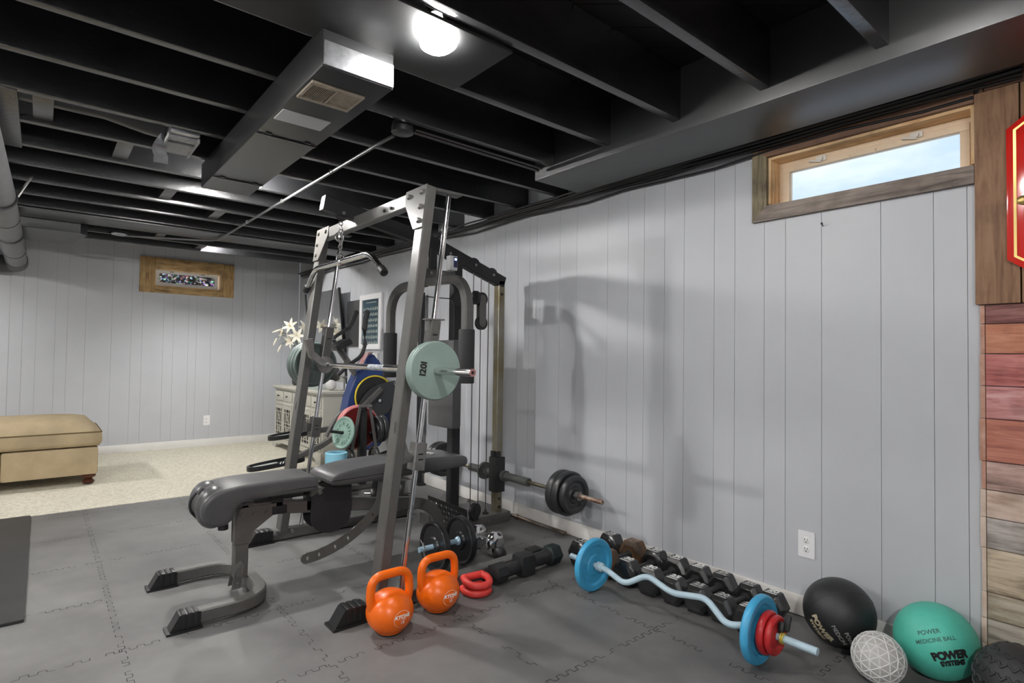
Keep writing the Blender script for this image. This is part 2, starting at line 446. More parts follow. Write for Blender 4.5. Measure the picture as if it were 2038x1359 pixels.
# --- foam floor mat: interlocking tiles, dark broken seams
def mat_floor():
    m = bpy.data.materials.new('foam_mat'); nt, N, L, P = nodes_of(m)
    tc = N.new('ShaderNodeTexCoord')
    n = N.new('ShaderNodeTexNoise'); n.inputs['Scale'].default_value = 1.7; n.inputs['Detail'].default_value = 9; n.inputs['Roughness'].default_value = .6
    L.new(tc.outputs['Object'], n.inputs['Vector'])
    r = ramp(N, [(.32, (.098,.096,.095)), (.70, (.195,.192,.190))]); L.new(n.outputs['Fac'], r.inputs['Fac'])
    sp = N.new('ShaderNodeTexVoronoi'); sp.inputs['Scale'].default_value = 13; sp.inputs['Randomness'].default_value = 1
    L.new(tc.outputs['Object'], sp.inputs['Vector'])
    rs = ramp(N, [(.018, (1,1,1)), (.03, (0,0,0))]); L.new(sp.outputs['Distance'], rs.inputs['Fac'])
    mx = N.new('ShaderNodeMixRGB'); mx.inputs['Color2'].default_value = (.4,.4,.38,1)
    L.new(rs.outputs['Color'], mx.inputs['Fac']); L.new(r.outputs['Color'], mx.inputs['Color1'])
    L.new(mx.outputs['Color'], P.inputs['Base Color'])
    mr = N.new('ShaderNodeMapRange'); mr.inputs['To Min'].default_value = .42; mr.inputs['To Max'].default_value = .58
    L.new(n.outputs['Fac'], mr.inputs['Value']); L.new(mr.outputs['Result'], P.inputs['Roughness'])
    # diamond tread texture
    mp = N.new('ShaderNodeMapping'); mp.inputs['Scale'].default_value = (1,1,1); mp.inputs['Rotation'].default_value = (0,0,radians(45))
    L.new(tc.outputs['Object'], mp.inputs['Vector'])
    bk = N.new('ShaderNodeTexChecker'); bk.inputs['Scale'].default_value = 140
    L.new(mp.outputs['Vector'], bk.inputs['Vector'])
    b = N.new('ShaderNodeBump'); b.inputs['Strength'].default_value = .28; b.inputs['Distance'].default_value = .0015
    L.new(bk.outputs['Fac'], b.inputs['Height']); L.new(b.outputs['Normal'], P.inputs['Normal'])
    return m
MATF = mat_floor()
b = MB()
b.bb((LX,BY,-.006), (XW-.02, 4.98, 0.))
b.mi = 1
def seam(p, d, length, amp=.0095):
    """broken zig-zag of interlocking teeth from p along d"""
    d = V(d); nrm = V((-d.y, d.x, 0)); t = 0.; side = 1; pts = []
    while t < length:
        pts.append(V(p)+d*t+nrm*(amp*side)); t += .022; pts.append(V(p)+d*t+nrm*(amp*side)); t += .002; side = -side
    keep = True
    for i, (a, c) in enumerate(zip(pts, pts[1:])):
        if i % 3 == 0: keep = random.random() < .66
        if not keep: continue
        e = (c-a).normalized(); q = V((-e.y, e.x, 0))*(.0011+.0007*random.random())
        z = V((0,0,.0005))
        b.quad(a-q+z, c-q+z, c+q+z, a+q+z)
for i in range(-5, 5):
    x = .265+.57*i
    if x < 2.5: seam((x,-1,0), (0,1,0), 5.95)
for j in range(-4, 7):
    seam((-3,1.42+.57*j,0), (1,0,0), 5.55)
fm = tag(build('foam_floor_mat', b, [MATF, BLACKINK]), 'grey interlocking foam floor mat covering the near part of the room', 'floor mat')
# carpet
def mat_carpet():
    m = bpy.data.materials.new('carpet_pile'); nt, N, L, P = nodes_of(m)
    tc = N.new('ShaderNodeTexCoord')
    n = N.new('ShaderNodeTexNoise'); n.inputs['Scale'].default_value = 55; n.inputs['Detail'].default_value = 5; n.inputs['Roughness'].default_value = .7
    L.new(tc.outputs['Object'], n.inputs['Vector'])
    r = ramp(N, [(.30, (.44,.40,.32)), (.5, (.62,.59,.49)), (.7, (.76,.73,.63))]); L.new(n.outputs['Fac'], r.inputs['Fac'])
    L.new(r.outputs['Color'], P.inputs['Base Color']); P.inputs['Roughness'].default_value = .95; P.inputs['Specular IOR Level'].default_value = .1
    n2 = N.new('ShaderNodeTexNoise'); n2.inputs['Scale'].default_value = 90; L.new(tc.outputs['Object'], n2.inputs['Vector'])
    b_ = N.new('ShaderNodeBump'); b_.inputs['Strength'].default_value = .8; b_.inputs['Distance'].default_value = .008
    L.new(n2.outputs['Fac'], b_.inputs['Height']); L.new(b_.outputs['Normal'], P.inputs['Normal'])
    return m
b = MB(); b.bb((LX,4.982,-.006), (XW-.016, YF-.016, .004))
tag(build('carpet', b, mat_carpet()), 'cream speckled carpet running along the far wall', 'carpet')

# --- window 1 in the right wall
def glass():
    m = bpy.data.materials.new('pane_glass'); m.use_nodes = True; nt = m.node_tree; N, L = nt.nodes, nt.links
    for n in list(N): N.remove(n)
    o = N.new('ShaderNodeOutputMaterial'); mx = N.new('ShaderNodeMixShader'); t = N.new('ShaderNodeBsdfTransparent'); g = N.new('ShaderNodeBsdfGlossy')
    g.inputs['Roughness'].default_value = .03; t.inputs['Color'].default_value = (.93,.96,.97,1)
    fr = N.new('ShaderNodeFresnel'); fr.inputs['IOR'].default_value = 1.45
    L.new(fr.outputs['Fac'], mx.inputs['Fac']); L.new(t.outputs['BSDF'], mx.inputs[1]); L.new(g.outputs['BSDF'], mx.inputs[2]); L.new(mx.outputs['Shader'], o.inputs['Surface'])
    return m
GLASS = glass()
y0, y1, z0, z1 = W1
def frame_yz(b, x0, x1, y0, y1, z0, z1, w, bev=.002):
    b.bb((x0,y0,z0),(x1,y1,z0+w),bev); b.bb((x0,y0,z1-w),(x1,y1,z1),bev)
    b.bb((x0,y0,z0+w),(x1,y0+w,z1-w),bev); b.bb((x0,y1-w,z0+w),(x1,y1,z1-w),bev)
    return b
win = bpy.data.objects.new('window_1', None); COL.objects.link(win); win.location = (XW, (y0+y1)/2, z0); win['kind'] = 'structure'
b = MB(); b.bb((XW-.001,y0,z1-.012),(XW+.14,y1,z1-.0005)); b.bb((XW-.001,y0,z0+.0005),(XW+.14,y1,z0+.004)); build('window_jamb', b, PINEJ, win)
b = MB(); b.bb((XW-.001,y1-.012,z0+.01),(XW+.14,y1-.0005,z1-.012)); b.bb((XW-.001,y0+.0005,z0+.01),(XW+.14,y0+.012,z1-.012)); build('window_jamb', b, PINEJZ, win)
def frame_low(b, x0, x1, y0, y1, z0, z1, w, wb):
    b.bb((x0,y0,z0),(x1,y1,z0+wb),.001); b.bb((x0,y0,z1-w),(x1,y1,z1),.002)
    b.bb((x0,y0,z0+wb),(x1,y0+w,z1-w),.002); b.bb((x0,y1-w,z0+wb),(x1,y1,z1-w),.002)
    return b
b = frame_low(MB(), XW+.085, XW+.12, y0+.012, y1-.012, z0+.004, z1-.012, .020, .004); build('window_frame', b, SASHPINE, win)
b = frame_low(MB(), XW+.074, XW+.108, y0+.030, y1-.034, z0+.008, z1-.034, .030, .006)
for yy in (.93, .83): b.cyl((XW+.070,yy,z1-.052),(XW+.070,yy,z1-.068),.004,8)
sash = build('window_sash', b, SASHPINE, win)
b = MB(); b.bb((XW+.090,y0+.05,z0+.012),(XW+.094,y1-.05,z1-.055)); build('window_pane', b, GLASS, win)
for yy in (1.045,.685):
    b = MB(); b.bb((XW+.066,yy-.022,z1-.050),(XW+.074,yy+.022,z1-.026),.003); b.box((XW+.062,yy+.022,z1-.046),(.006,.055,.009),.003, Matrix.Rotation(.25,3,'X')); b.cyl((XW+.055,yy,z1-.040),(XW+.07,yy,z1-.040),.011,14)
    build('window_latch', b, FRAMEWIN, win)
# barn-wood casing boards (mitred at the far end)
XT = XW-.022
def mitre(b, poly): return b.prism(poly, XT, XW-.0008, 'yz')
b = mitre(MB(), [(y0,z1),(y1,z1),(1.318,2.130),(y0,2.130)]); build('window_casing', b, BARNH, win)
b = mitre(MB(), [(y1,z1),(y1,z0),(1.318,1.768),(1.318,2.130)]); build('window_casing', b, BARNG, win)
b = mitre(MB(), [(y1,z0),(y0,z0),(y0,1.770),(1.318,1.768)]); build('window_casing', b, BARNGY, win)
# --- window 2 in the far wall
a0, a1, z0, z1 = W2
win2 = bpy.data.objects.new('window_2', None); COL.objects.link(win2); win2.location = ((a0+a1)/2, YF, z0); win2['kind'] = 'structure'
def frame_xz(b, y0, y1, x0, x1, z0, z1, w):
    b.bb((x0,y0,z0),(x1,y1,z0+w),.002); b.bb((x0,y0,z1-w),(x1,y1,z1),.002)
    b.bb((x0,y0,z0+w),(x0+w,y1,z1-w),.002); b.bb((x1-w,y0,z0+w),(x1,y1,z1-w),.002); return b
b = frame_xz(MB(), YF-.001, YF+.13, a0, a1, z0, z1, .010); build('window_jamb', b, PINEJZ, win2)
b = frame_xz(MB(), YF+.02, YF+.055, a0+.012, a1-.03, z0+.011, z1-.011, .034); build('window_sash', b, FRAMEWIN, win2)
def sparkle():
    m = bpy.data.materials.new('bubbled_glass_glow'); nt, N, L, P = nodes_of(m)
    tc = N.new('ShaderNodeTexCoord')
    v = N.new('ShaderNodeTexVoronoi'); v.inputs['Scale'].default_value = 62; L.new(tc.outputs['Object'], v.inputs['Vector'])
    n = N.new('ShaderNodeTexNoise'); n.inputs['Scale'].default_value = 26; n.inputs['Detail'].default_value = 5; n.inputs['Roughness'].default_value = .75; L.new(tc.outputs['Object'], n.inputs['Vector'])
    r = ramp(N, [(.50, (0,0,0)), (.62, (.35,.35,.35)), (.72, (1,1,1))]); L.new(n.outputs['Fac'], r.inputs['Fac'])
    hs = N.new('ShaderNodeHueSaturation'); hs.inputs['Saturation'].default_value = .8; L.new(v.outputs['Color'], hs.inputs['Color'])
    mx = N.new('ShaderNodeMixRGB'); mx.blend_type = 'MULTIPLY'; mx.inputs['Fac'].default_value = 1
    L.new(hs.outputs['Color'], mx.inputs['Color1']); L.new(r.outputs['Color'], mx.inputs['Color2'])
    P.inputs['Base Color'].default_value = (.05,.055,.06,1); P.inputs['Roughness'].default_value = .15
    L.new(mx.outputs['Color'], P.inputs['Emission Color']); P.inputs['Emission Strength'].default_value = 2.2  # daylight coming through the bubbled pane is put in as coloured emission
    return m
b = MB(); b.bb((a0+.045,YF+.036,z0+.043),(a1-.063,YF+.042,z1-.043)); build('window_pane', b, sparkle(), win2)
for xx in (1.14,1.46):
    b = MB(); b.bb((xx-.02,YF+.012,z1-.030),(xx+.02,YF+.02,z1-.018),.002); build('window_latch', b, STEEL, win2)
b = MB(); b.bb((.825,YF-.02,1.783),(a0,YF-.0008,2.185),.002); build('window_casing', b, PINEZ, win2)
b = MB(); b.bb((a1,YF-.02,1.783),(1.796,YF-.0008,2.185),.002); build('window_casing', b, PINEZ, win2)
b = MB(); b.bb((a0,YF-.02,z1),(a1,YF-.0008,2.185),.002); build('window_casing', b, PINEX, win2)
b = MB(); b.bb((a0,YF-.02,1.783),(a1,YF-.0008,z0),.002); build('window_casing', b, PINEX, win2)

# --- reclaimed boards on the near right: two upright boards, header, plank cladding
b = MB(); b.bb((XW-.034,.362,1.327),(XW-.0008,.484,2.09),.003); b.bb((XW-.034,.21,1.327),(XW-.0008,.358,2.09),.003); b.bb((XW-.034,-.1,1.327),(XW-.0008,.206,2.09),.003)
struct('trim_2', b, BARNZ)
b = MB(); b.bb((XW-.034,-.3,2.092),(XW-.0008,.456,ZJ+.03),.003); b.bb((XW-.03,.459,2.092),(XW-.0008,.470,ZJ+.01)); struct('trim_3', b, BARNH)
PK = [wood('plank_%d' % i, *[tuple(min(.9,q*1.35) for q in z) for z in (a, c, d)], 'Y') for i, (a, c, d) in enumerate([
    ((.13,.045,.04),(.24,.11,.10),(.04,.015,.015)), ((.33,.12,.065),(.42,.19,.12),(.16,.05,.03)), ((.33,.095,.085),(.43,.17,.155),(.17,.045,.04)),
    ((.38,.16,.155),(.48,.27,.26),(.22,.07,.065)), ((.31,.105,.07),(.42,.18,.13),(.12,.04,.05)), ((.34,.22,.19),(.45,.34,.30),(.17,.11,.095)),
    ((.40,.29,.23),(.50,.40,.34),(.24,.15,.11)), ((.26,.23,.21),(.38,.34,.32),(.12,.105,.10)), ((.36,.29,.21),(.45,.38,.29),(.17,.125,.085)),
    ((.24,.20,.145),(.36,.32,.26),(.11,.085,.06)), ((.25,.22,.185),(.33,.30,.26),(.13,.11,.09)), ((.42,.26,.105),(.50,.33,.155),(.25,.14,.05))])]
ENDG = M('end_grain', (.50,.36,.27), .7, col2=(.64,.53,.45), vscale=25)
ENDG2 = M('end_grain_red', (.42,.20,.13), .7, col2=(.55,.33,.26), vscale=25)
zs = [1.326,1.258,1.152,1.038,.922,.772,.672,.575,.468,.315,.222,.135,.0]
b = MB()
for i in range(12):
    b.mi = i; o = random.uniform(-.002,.002)
    b.bb((XW-.020+o,-.6,zs[i+1]+.0015),(XW-.0008,.4585,zs[i]-.0015),.0015)
    b.mi = 12 if i > 5 else 13
    b.bb((XW-.020+o*.5,.4605,zs[i+1]+.001),(XW-.0008,.474+random.uniform(-.0015,.003),zs[i]-.001),.001)
struct('trim_4', b, PK+[ENDG,ENDG2])

# ------------------------------------------------------------------ ceiling services
# supply duct with register, cover plate and seams
t = thing('air_duct', 'black painted rectangular air duct hung under the joists beside the lamp', 'duct', (.77,2.6,2.02))
b = MB(); b.bb((.65,1.72,2.018),(.895,3.455,ZJ-.0005),.004); build('duct_body', b, DUCTB, t)
b = MB(); b.bb((.652,1.712,2.022),(.893,1.722,2.10),.003); o = build('end_cap', b, GALV, t); o['label'] = 'bare silvery metal end of the duct'
for yy in (2.42,3.18):
    b = MB(); b.bb((.652,yy-.006,2.012),(.893,yy+.006,2.0195),.001)
    for xx in (.69,.85): b.bb((xx-.012,yy-.03,2.012),(xx+.012,yy-.022,2.019))
    build('seam_clip', b, JOISTB, t)
b = MB(); b.bb((.66,2.12,2.014),(.84,2.23,2.0195),.001); o = build('cover_plate', b, M('cover_plate', (.62,.62,.63), .45), t); o['label'] = 'pale blank cover plate'
b = MB(); BEI = M('register_beige', (.42,.36,.28), .5, var=.2, vscale=30)
b.bb((.66,1.83,2.010),(.845,1.85,2.0195),.002); b.bb((.66,1.96,2.010),(.845,1.98,2.0195),.002)
b.bb((.66,1.85,2.010),(.672,1.96,2.0195),.002); b.bb((.833,1.85,2.010),(.845,1.96,2.0195),.002); b.bb((.748,1.85,2.010),(.757,1.96,2.0195),.002)
for i in range(12):
    xx = .677+.0064*i
    if xx < .747: b.bb((xx,1.85,2.012),(xx+.0022,1.96,2.0195))
for i in range(13):
    xx = .760+.0058*i
    if xx < .832: b.box((xx+.001,1.905,2.0155),(.0045,.11,.0012),0,Matrix.Rotation(.7,3,'Y'))
o = build('register_grille', b, BEI, t); o['label'] = 'beige slotted register grille'
b = MB(); b.bb((.672,1.85,2.0172),(.833,1.96,2.019)); build('register_throat', b, PLASTIC, t)

# lamps
def bulb_mat(name, s): return emit(name, (1.0,.975,.945), s)
BULB = bulb_mat('bulb_glow', 190.)
def flood(name, label, p, ax, s=1., glow=None):
    ax = V(ax).normalized(); p = V(p)
    t = thing(name, label, 'lamp', p, 'bare bulbs under the ceiling')
    b = MB(); b.lathe(p, ax, [(.078*s,.0575*s),(.088*s,.0605*s),(.10*s,.0595*s),(.112*s,.045*s),(.118*s,.02*s),(.119*s,.0)], 24); o = build('bulb', b, bulb_mat('bulb_glow_%d' % glow, glow) if glow else BULB, t)
    b = MB(); b.lathe(p, ax, [(0,.020*s),(.02*s,.023*s),(.05*s,.045*s),(.078*s,.0575*s)], 24, False); build('bulb_neck', b, emit('bulb_neck_glow', (1.,.98,.95), 2.5) if 'bulb_neck_glow' not in MATS else MATS['bulb_neck_glow'], t)
    b = MB(); b.lathe(p-ax*.05*s, ax, [(0,.03*s),(.012*s,.034*s),(.03*s,.027*s),(.051*s,.023*s)], 20); build('lamp_socket', b, PLASTIC, t)
    b = MB(); top = p-ax*.045*s
    b.bb((top.x-.045,top.y-.045,top.z),(top.x+.045,top.y+.045,max(ZC-.002, top.z+.03)) if False else (top.x+.045,top.y+.045,top.z+.025),.004); build('lamp_mount', b, JOISTB, t)
    return t
flood('ceiling_lamp', 'bright bare flood bulb hanging nearest to the camera', (.945,1.535,2.213), (.05,-.12,-1))
b = MB(); b.bb((.86,1.415,2.255),(1.02,1.60,2.275),.003); b.bb((.86,1.43,2.275),(.90,1.46,ZC-.001)); 
tag(build('lamp_board', b, JOISTB), 'black board between the joists that carries the nearest bulb', 'board')
flood('ceiling_lamp', 'small bright bulb glowing at the far end of the air duct', (.962,3.60,2.20), (0,0,-1), .72, 1000)
flood('ceiling_lamp', 'bulb behind the far ceiling joists, above the carpet', (1.28,6.33,2.325), (0,0,-1), .8, 800)
flood('ceiling_lamp', 'bulb on the ceiling left of the weight bench', (-1.05,3.0,2.20), (0,0,-1), .9, 950)
flood('ceiling_lamp', 'bulb on the ceiling left of the tan ottoman', (-1.3,5.9,2.2), (0,0,-1), .9, 700)
flood('ceiling_lamp', 'unseen fill bulb added on the ceiling behind the camera', (-.9,-1.0,2.22), (0,0,-1), .9, 1300)  # unseen fill light, added to brighten the lower right wall
flood('ceiling_lamp', 'unseen fill bulb added at the left end of the room', (-2.9,1.3,2.22), (0,0,-1), .9, 800)  # added out of view to spread light evenly over the right wall
flood('ceiling_lamp', 'bulb between the joists near the window, above the frame edge', (1.5,.5,2.22), (0,0,-1), .7, 110)

# conduit with round boxes
t = thing('electrical_conduit', 'thin grey metal conduit running from round box over the weight machine', 'conduit', (1.2,3.8,2.12))
b = MB(); b.tube(fillet([(1.225,2.34,2.13),(1.205,2.45,2.118),(1.185,5.6,2.118),(.55,5.93,2.122)], .14, 6), .0085, 10); o = build('pipe', b, M('conduit_grey', (.16,.16,.165), .38, metal=.6), t)
b = MB(); b.lathe((1.235,2.275,2.145), (0,0,-1), [(-.03,.045),(0,.05),(.018,.05),(.021,.046)], 26); build('junction_box', b, DUCTB, t)
b = MB(); b.lathe((.50,5.95,2.145), (0,0,-1), [(-.01,.055),(.012,.06),(.02,.055)], 26); build('junction_box', b, GALV, t)
b = MB(); b.tube([(1.28,2.255,2.135),(2.06,2.262,2.135)], .0085, 8); b.tube([(1.28,2.235,2.14),(2.06,2.236,2.14)], .006, 8); build('cable', b, JOISTB, t)
for yy in (3.0,3.8,4.6):
    b = MB(); b.torus((1.2-.006*(yy-2.45),yy,2.118),(0,1,0),.010,.003,16,6); build('clamp', b, STEEL, t)

# register boot with torn duct tape
t = thing('duct_boot', 'silvery register boot with torn tape hanging between two joists', 'duct boot', (.49,3.15,2.13))
b = MB(); b.bb((.435,2.995,2.140),(.555,3.335,2.30),.004); build('boot_body', b, GALV, t)
b = MB(); b.bb((.43,3.04,2.128),(.56,3.10,2.139),.002); b.bb((.43,3.135,2.128),(.56,3.30,2.139),.003); b.bb((.553,3.03,2.120),(.561,3.31,2.142),.001); b.bb((.429,3.03,2.120),(.437,3.31,2.142),.001); build('register_grille', b, M('register_grey', (.40,.40,.40), .45, var=.2, vscale=40), t)
b = MB(); b.sweep(bez((.43,3.14,2.16),(.40,3.16,2.09),(.425,3.20,2.075),6)+[V((.43,3.24,2.05))], [(-.03,-.001),(.03,-.001),(.02,.001),(-.02,.001)]); build('torn_tape', b, GALV, t)
b = MB(); b.tube([( -1.2,3.16,2.24),(.2,3.16,2.24),(.36,3.165,2.215),(.437,3.165,2.21)], .062, 18); build('feeder_pipe', b, DUCTB, t)

# round pipes
t = thing('drain_pipe', 'wide grey plastic drain pipe hung under the joists at the left edge', 'pipe', (-.2,5.2,1.9))
b = MB(); b.tube([(-.235,3.0,2.04),(-.215,4.4,2.02),(-.195,7.02,1.955)], .078, 26); build('pipe', b, M('pipe_grey', (.15,.15,.155), .42, spec=.5, var=.12, vscale=7), t)
for yy, r, w in ((4.42,.088,.05),(5.62,.088,.04),(5.05,.081,.006),(6.4,.081,.006)):
    z = 2.02-.065*(yy-4.4)/2.6
    b = MB(); b.lathe((-.215+.008*(yy-4.4),yy,z),(0,1,0),[(0,.078),(.0,r),(w,r),(w,.078)],26, False); build('coupling', b, M('pipe_dark', (.03,.03,.032), .4), t)
b = MB(); b.tube(fillet([(-.197,6.95,1.96),(-.195,7.33,1.945),(-1.6,7.36,1.93)], .17, 7), .084, 24); build('elbow', b, M('pipe_dark', (.03,.03,.032), .4), t)
b = MB(); b.tube([(-.13,4.47,2.03),(-.10,4.47,2.10),(-.07,4.49,2.17)], .008, 8); build('hanger_strap', b, STEEL, t)
# box duct near the far left
b = MB(); b.prism([(-1.2,5.72),(.20,5.72),(.27,5.62),(.20,6.30),(.12,6.36),(-1.2,6.36)][0:1]+[(.22,5.72),(.27,5.80),(.20,6.30),(.10,6.38),(-1.2,6.38)], 2.062, ZJ-.001, 'xy')
tag(build('return_duct', b, DUCTB), 'low dark return duct near the drain pipe over the carpet', 'duct')
# pull chain
b = MB()
for i in range(9): b.sphere((1.735-.0012*i,1.5,2.375-.013*i),.0032,8,6)
b.sphere((1.722,1.5,2.24),.009,10,8,(1,1,1.8))
tag(build('pull_chain', b, M('brass_dark', (.35,.30,.2), .3, metal=.9)), 'short brass pull chain hanging from the ceiling boards', 'pull chain')
# cable bundle along the right wall under the joists
b = MB()
for k, (x, z, r) in enumerate(((2.575,2.118,.009),(2.556,2.128,.011),(2.535,2.137,.008),(2.58,2.098,.006),(2.51,2.142,.007),(2.548,2.112,.005))):
    pts = []
    y = .35
    while y < 7.45:
        pts.append((x+random.uniform(-.006,.004), y, z+random.uniform(-.009,.004)-(.012*abs(sin(y*3.1)) if k in (3,5) else 0))); y += .29
    b.tube(pts, r, 8)
tag(build('cable_bundle', b, M('cable_black', (.012,.012,.013), .35)), 'bundle of black cables running along the top of the right wall', 'cables')

# ------------------------------------------------------------------ weight machine (smith frame + cable station)
YN, YFAR, YC = 2.25, 3.5, 3.02
def xu(z): return 1.135+.119*z
mach = thing('weight_machine', 'tall grey steel weight machine with leaning uprights and cable station', 'weight machine', (1.6,2.9,0.))
for y in (YN, YFAR):
    b = MB(); b.rtube([(xu(.05),y,.05),(xu(1.895),y,1.895)], .075, .05, (1,0,-.119), .005); build('upright', b, FRAME, mach)
    s = 1 if y == YN else -1
    # bolted gusset on the camera side
    g = MB()
    def gp(u, v, tt, y=y, s=s): return V((xu(v)-.0255-tt, y+s*u, v))
    flat(g, [(-.04,1.90),(.15,1.90),(.15,1.84),(.042,1.70),(-.04,1.70)], [], .0005, .006, gp)
    for (u, v) in ((-.0,1.87),(.0,1.80),(.0,1.735),(.115,1.868)): g.lathe(gp(u,v,.006),(-1,0,.12),[(0,.013),(.004,.0125),(.010,.009)],10)
    build('gusset', g, FRAME, mach)
    b = MB(); b.rtube([(1.0,y,.036),(2.02,y+(.05 if y == YN else 0),.036)], .062, .060, (0,0,1), .005)
    bp = build('base_beam', b, FRAME, mach)
    b = MB(); b.cyl((xu(.05)-.05,y-.036,.05),(xu(.05)-.05,y-.044,.05),.011,10); build('bolt', b, STEEL, bp)
    b = MB(); b.cyl((xu(.05)+.05,y-.036,.05),(xu(.05)+.05,y-.044,.05),.011,10); build('bolt', b, STEEL, bp)
    # stepped plastic foot
    b = MB(); b.prism([(.930,.0),(1.085,.0),(1.085,.010),(.930,.010)], y-.047, y+.047); b.prism([(.943,.010),(1.08,.010),(1.08,.071),(.983,.071)], y-.037, y+.037)
    for k in range(3): b.bb((.990+.027*k,y-.040,.012),(1.010+.027*k,y+.040,.0755),.004)
    build('foot_cap', b, PLASTIC, mach)
    # chrome guide rod and its end plates
    b = MB(); b.cyl((1.256,y,.07),(1.475,y,1.882),.0125,18); build('guide_rod', b, CHROME, mach)
    b = MB(); b.box((1.44,y,1.886),(.19,.055,.006),.002); build('rod_plate', b, FRAME, mach)
    # lower stop sleeve with link
    xr = lambda z: 1.256+.1208*(z-.07)
    b = MB(); b.rtube([(xr(.60),y,.60),(xr(.72),y,.72)],.062,.062,(1,0,-.12),.006); b.bb((xr(.66)-.075,y-.012,.635),(xr(.66)-.02,y+.012,.685),.01); st = build('safety_stop', b, STEEL if y == YN else FRAME, mach)
    b = MB()
    for (u, v) in ((0,.012),(0,-.012)): b.bb((xr(.66)-.012+.0,y-.0325,.66+v-.003),(xr(.66)+.012,y-.0312,.66+v+.003))
    build('slot', b, PLASTIC, st)
    b = MB(); b.prism([(xr(.66)-.10,.63),(xr(.66)-.055,.64),(xr(.66)-.052,.68),(xr(.66)-.10,.82),(xr(.66)-.125,.825),(xr(.66)-.13,.79)], y-.017, y-.012); b.cyl((xr(.66)-.075,y-.025,.662),(xr(.66)-.075,y-.010,.662),.014,12); build('latch_link', b, STEEL, mach)
b = MB(); b.rtube([(1.355,YN+.036,1.86),(1.355,YFAR-.036,1.86)], .05, .066, (0,0,1), .005); cb = build('crossbar', b, FRAME, mach)
for yy in (2.55,2.62):
    b = MB(); b.cyl((1.32,yy,1.852),(1.3305,yy,1.852),.008,8); build('bolt', b, FRAMED, cb)
# boom carrying the cables
b = MB(); b.rtube([(1.16,YC,1.944),(1.80,YC,1.838),(2.43,YC,1.622)], .055, .08, (0,0,1), .005); boom = build('boom', b, FRAMED, mach)
for (x, z) in ((2.18,1.715),(2.33,1.665),(1.27,1.90),(1.98,1.765)):
    b = MB(); r = .05 if x > 2.1 else .035
    b.lathe((x,YC-.012,z),(0,1,0),[(0,r*.3),(0,r),(.006,r*.86),(.012,r*.82),(.018,r*.86),(.024,r),(.024,r*.3)],26); build('pulley', b, RUBBER, boom)
    b = MB(); b.cyl((x,YC-.034,z),(x,YC+.034,z),.009,10); build('bolt', b, STEEL, boom)
# rear post, rail, platform
b = MB(); b.rtube([(2.045,YC,.066),(2.045,YC,1.735)], .06, .065, (1,0,0), .005); build('rear_post', b, FRAMED, mach)
b = MB(); b.bb((1.985,YC-.055,.0),(2.485,YC+.30,.066),.004); pf = build('rear_platform', b, FRAME, mach)
b = MB(); b.cyl((2.30,YC-.055,.033),(2.30,YC-.063,.033),.008,10); build('bolt', b, STEEL, pf)
b = MB(); b.rtube([(2.405,YC,.066),(2.405,YC,1.63)], .055, .055, (1,0,0), .005); rl = build('slider_rail', b, BRASSY, mach); rl['label'] = 'chromed slider rail tarnished to yellow lower down'
for z in (1.60,1.54,.155,.10):
    b = MB(); b.cyl((2.405,YC-.0275,z),(2.405,YC-.031,z),.010,12); build('rail_hole', b, PLASTIC, rl)
b = MB(); b.bb((2.365,YC-.04,.20),(2.445,YC+.04,.435),.006); b.bb((2.372,YC-.034,.435),(2.412,YC+.034,.475),.006); b.cyl((2.355,YC-.01,.462),(2.375,YC-.01,.462),.016,10); build('rail_slider', b, RUBBER, mach)
b = MB(); b.cyl((2.43,2.72,.31),(2.43,3.36,.31),.027,18); b.lathe((2.43,3.18,.31),(0,1,0),[(0,.027),(0,.06),(.02,.06),(.02,.027)],22); b.lathe((2.43,2.95,.31),(0,1,0),[(0,.027),(0,.036),(.06,.036),(.06,.027)],20); sl = build('bar_sleeve', b, M('sleeve_grey', (.085,.09,.082), .5, var=.2), mach)
# cables
for (x, z0, z1) in ((2.185,.125,1.69),(2.248,.07,1.68),(2.312,.07,1.64)):
    b = MB(); b.cyl((x,YC,z0),(x,YC,z1),.0032,8); build('cable', b, M('cable_steel', (.10,.10,.10), .4, metal=.4), mach)
b = MB(); b.lathe((2.312,YC,.066),(0,0,1),[(0,.022),(.008,.022),(.014,.01),(.03,.006)],14); build('cable_anchor', b, PLASTIC, mach)
# floating double pulley
b = MB()
for z in (1.498,1.337): b.lathe((2.252,YC-.012,z),(0,1,0),[(0,.01),(0,.045),(.008,.037),(.016,.037),(.024,.045),(.024,.01)],26)
fp = build('floating_pulley', b, RUBBER, mach)
for s in (-.018,.016):
    b = MB(); o_ = circ(2.252,1.498,.027,9,0,pi,False)+circ(2.252,1.337,.027,9,pi,2*pi,False)
    b.prism(o_, YC+s-.002, YC+s+.002)
    if s < 0:
        for z in (1.498,1.365,1.352,1.337,1.322): b.cyl((2.252,YC+s-.003,z),(2.252,YC+s-.0015,z),.006,8)
    build('pulley_plate', b, FRAME, fp)
b = MB(); b.lathe((2.17,YC-.03,1.50),(1,0,0),[(0,.01),(0,.045),(.022,.045),(.022,.01)],22); b.cyl((2.08,YC,1.50),(2.21,YC,1.50),.012,10); build('pulley', b, RUBBER, mach)
b = MB(); b.lathe((2.03,YC-.055,1.475),(0,1,0),[(0,.01),(0,.045),(.022,.045),(.022,.01)],22); build('pulley', b, RUBBER, mach)
b = MB(); b.cyl((1.80,YC-.05,1.475),(2.03,YC-.05,1.475),.003,8); build('cable', b, FRAMED, mach)
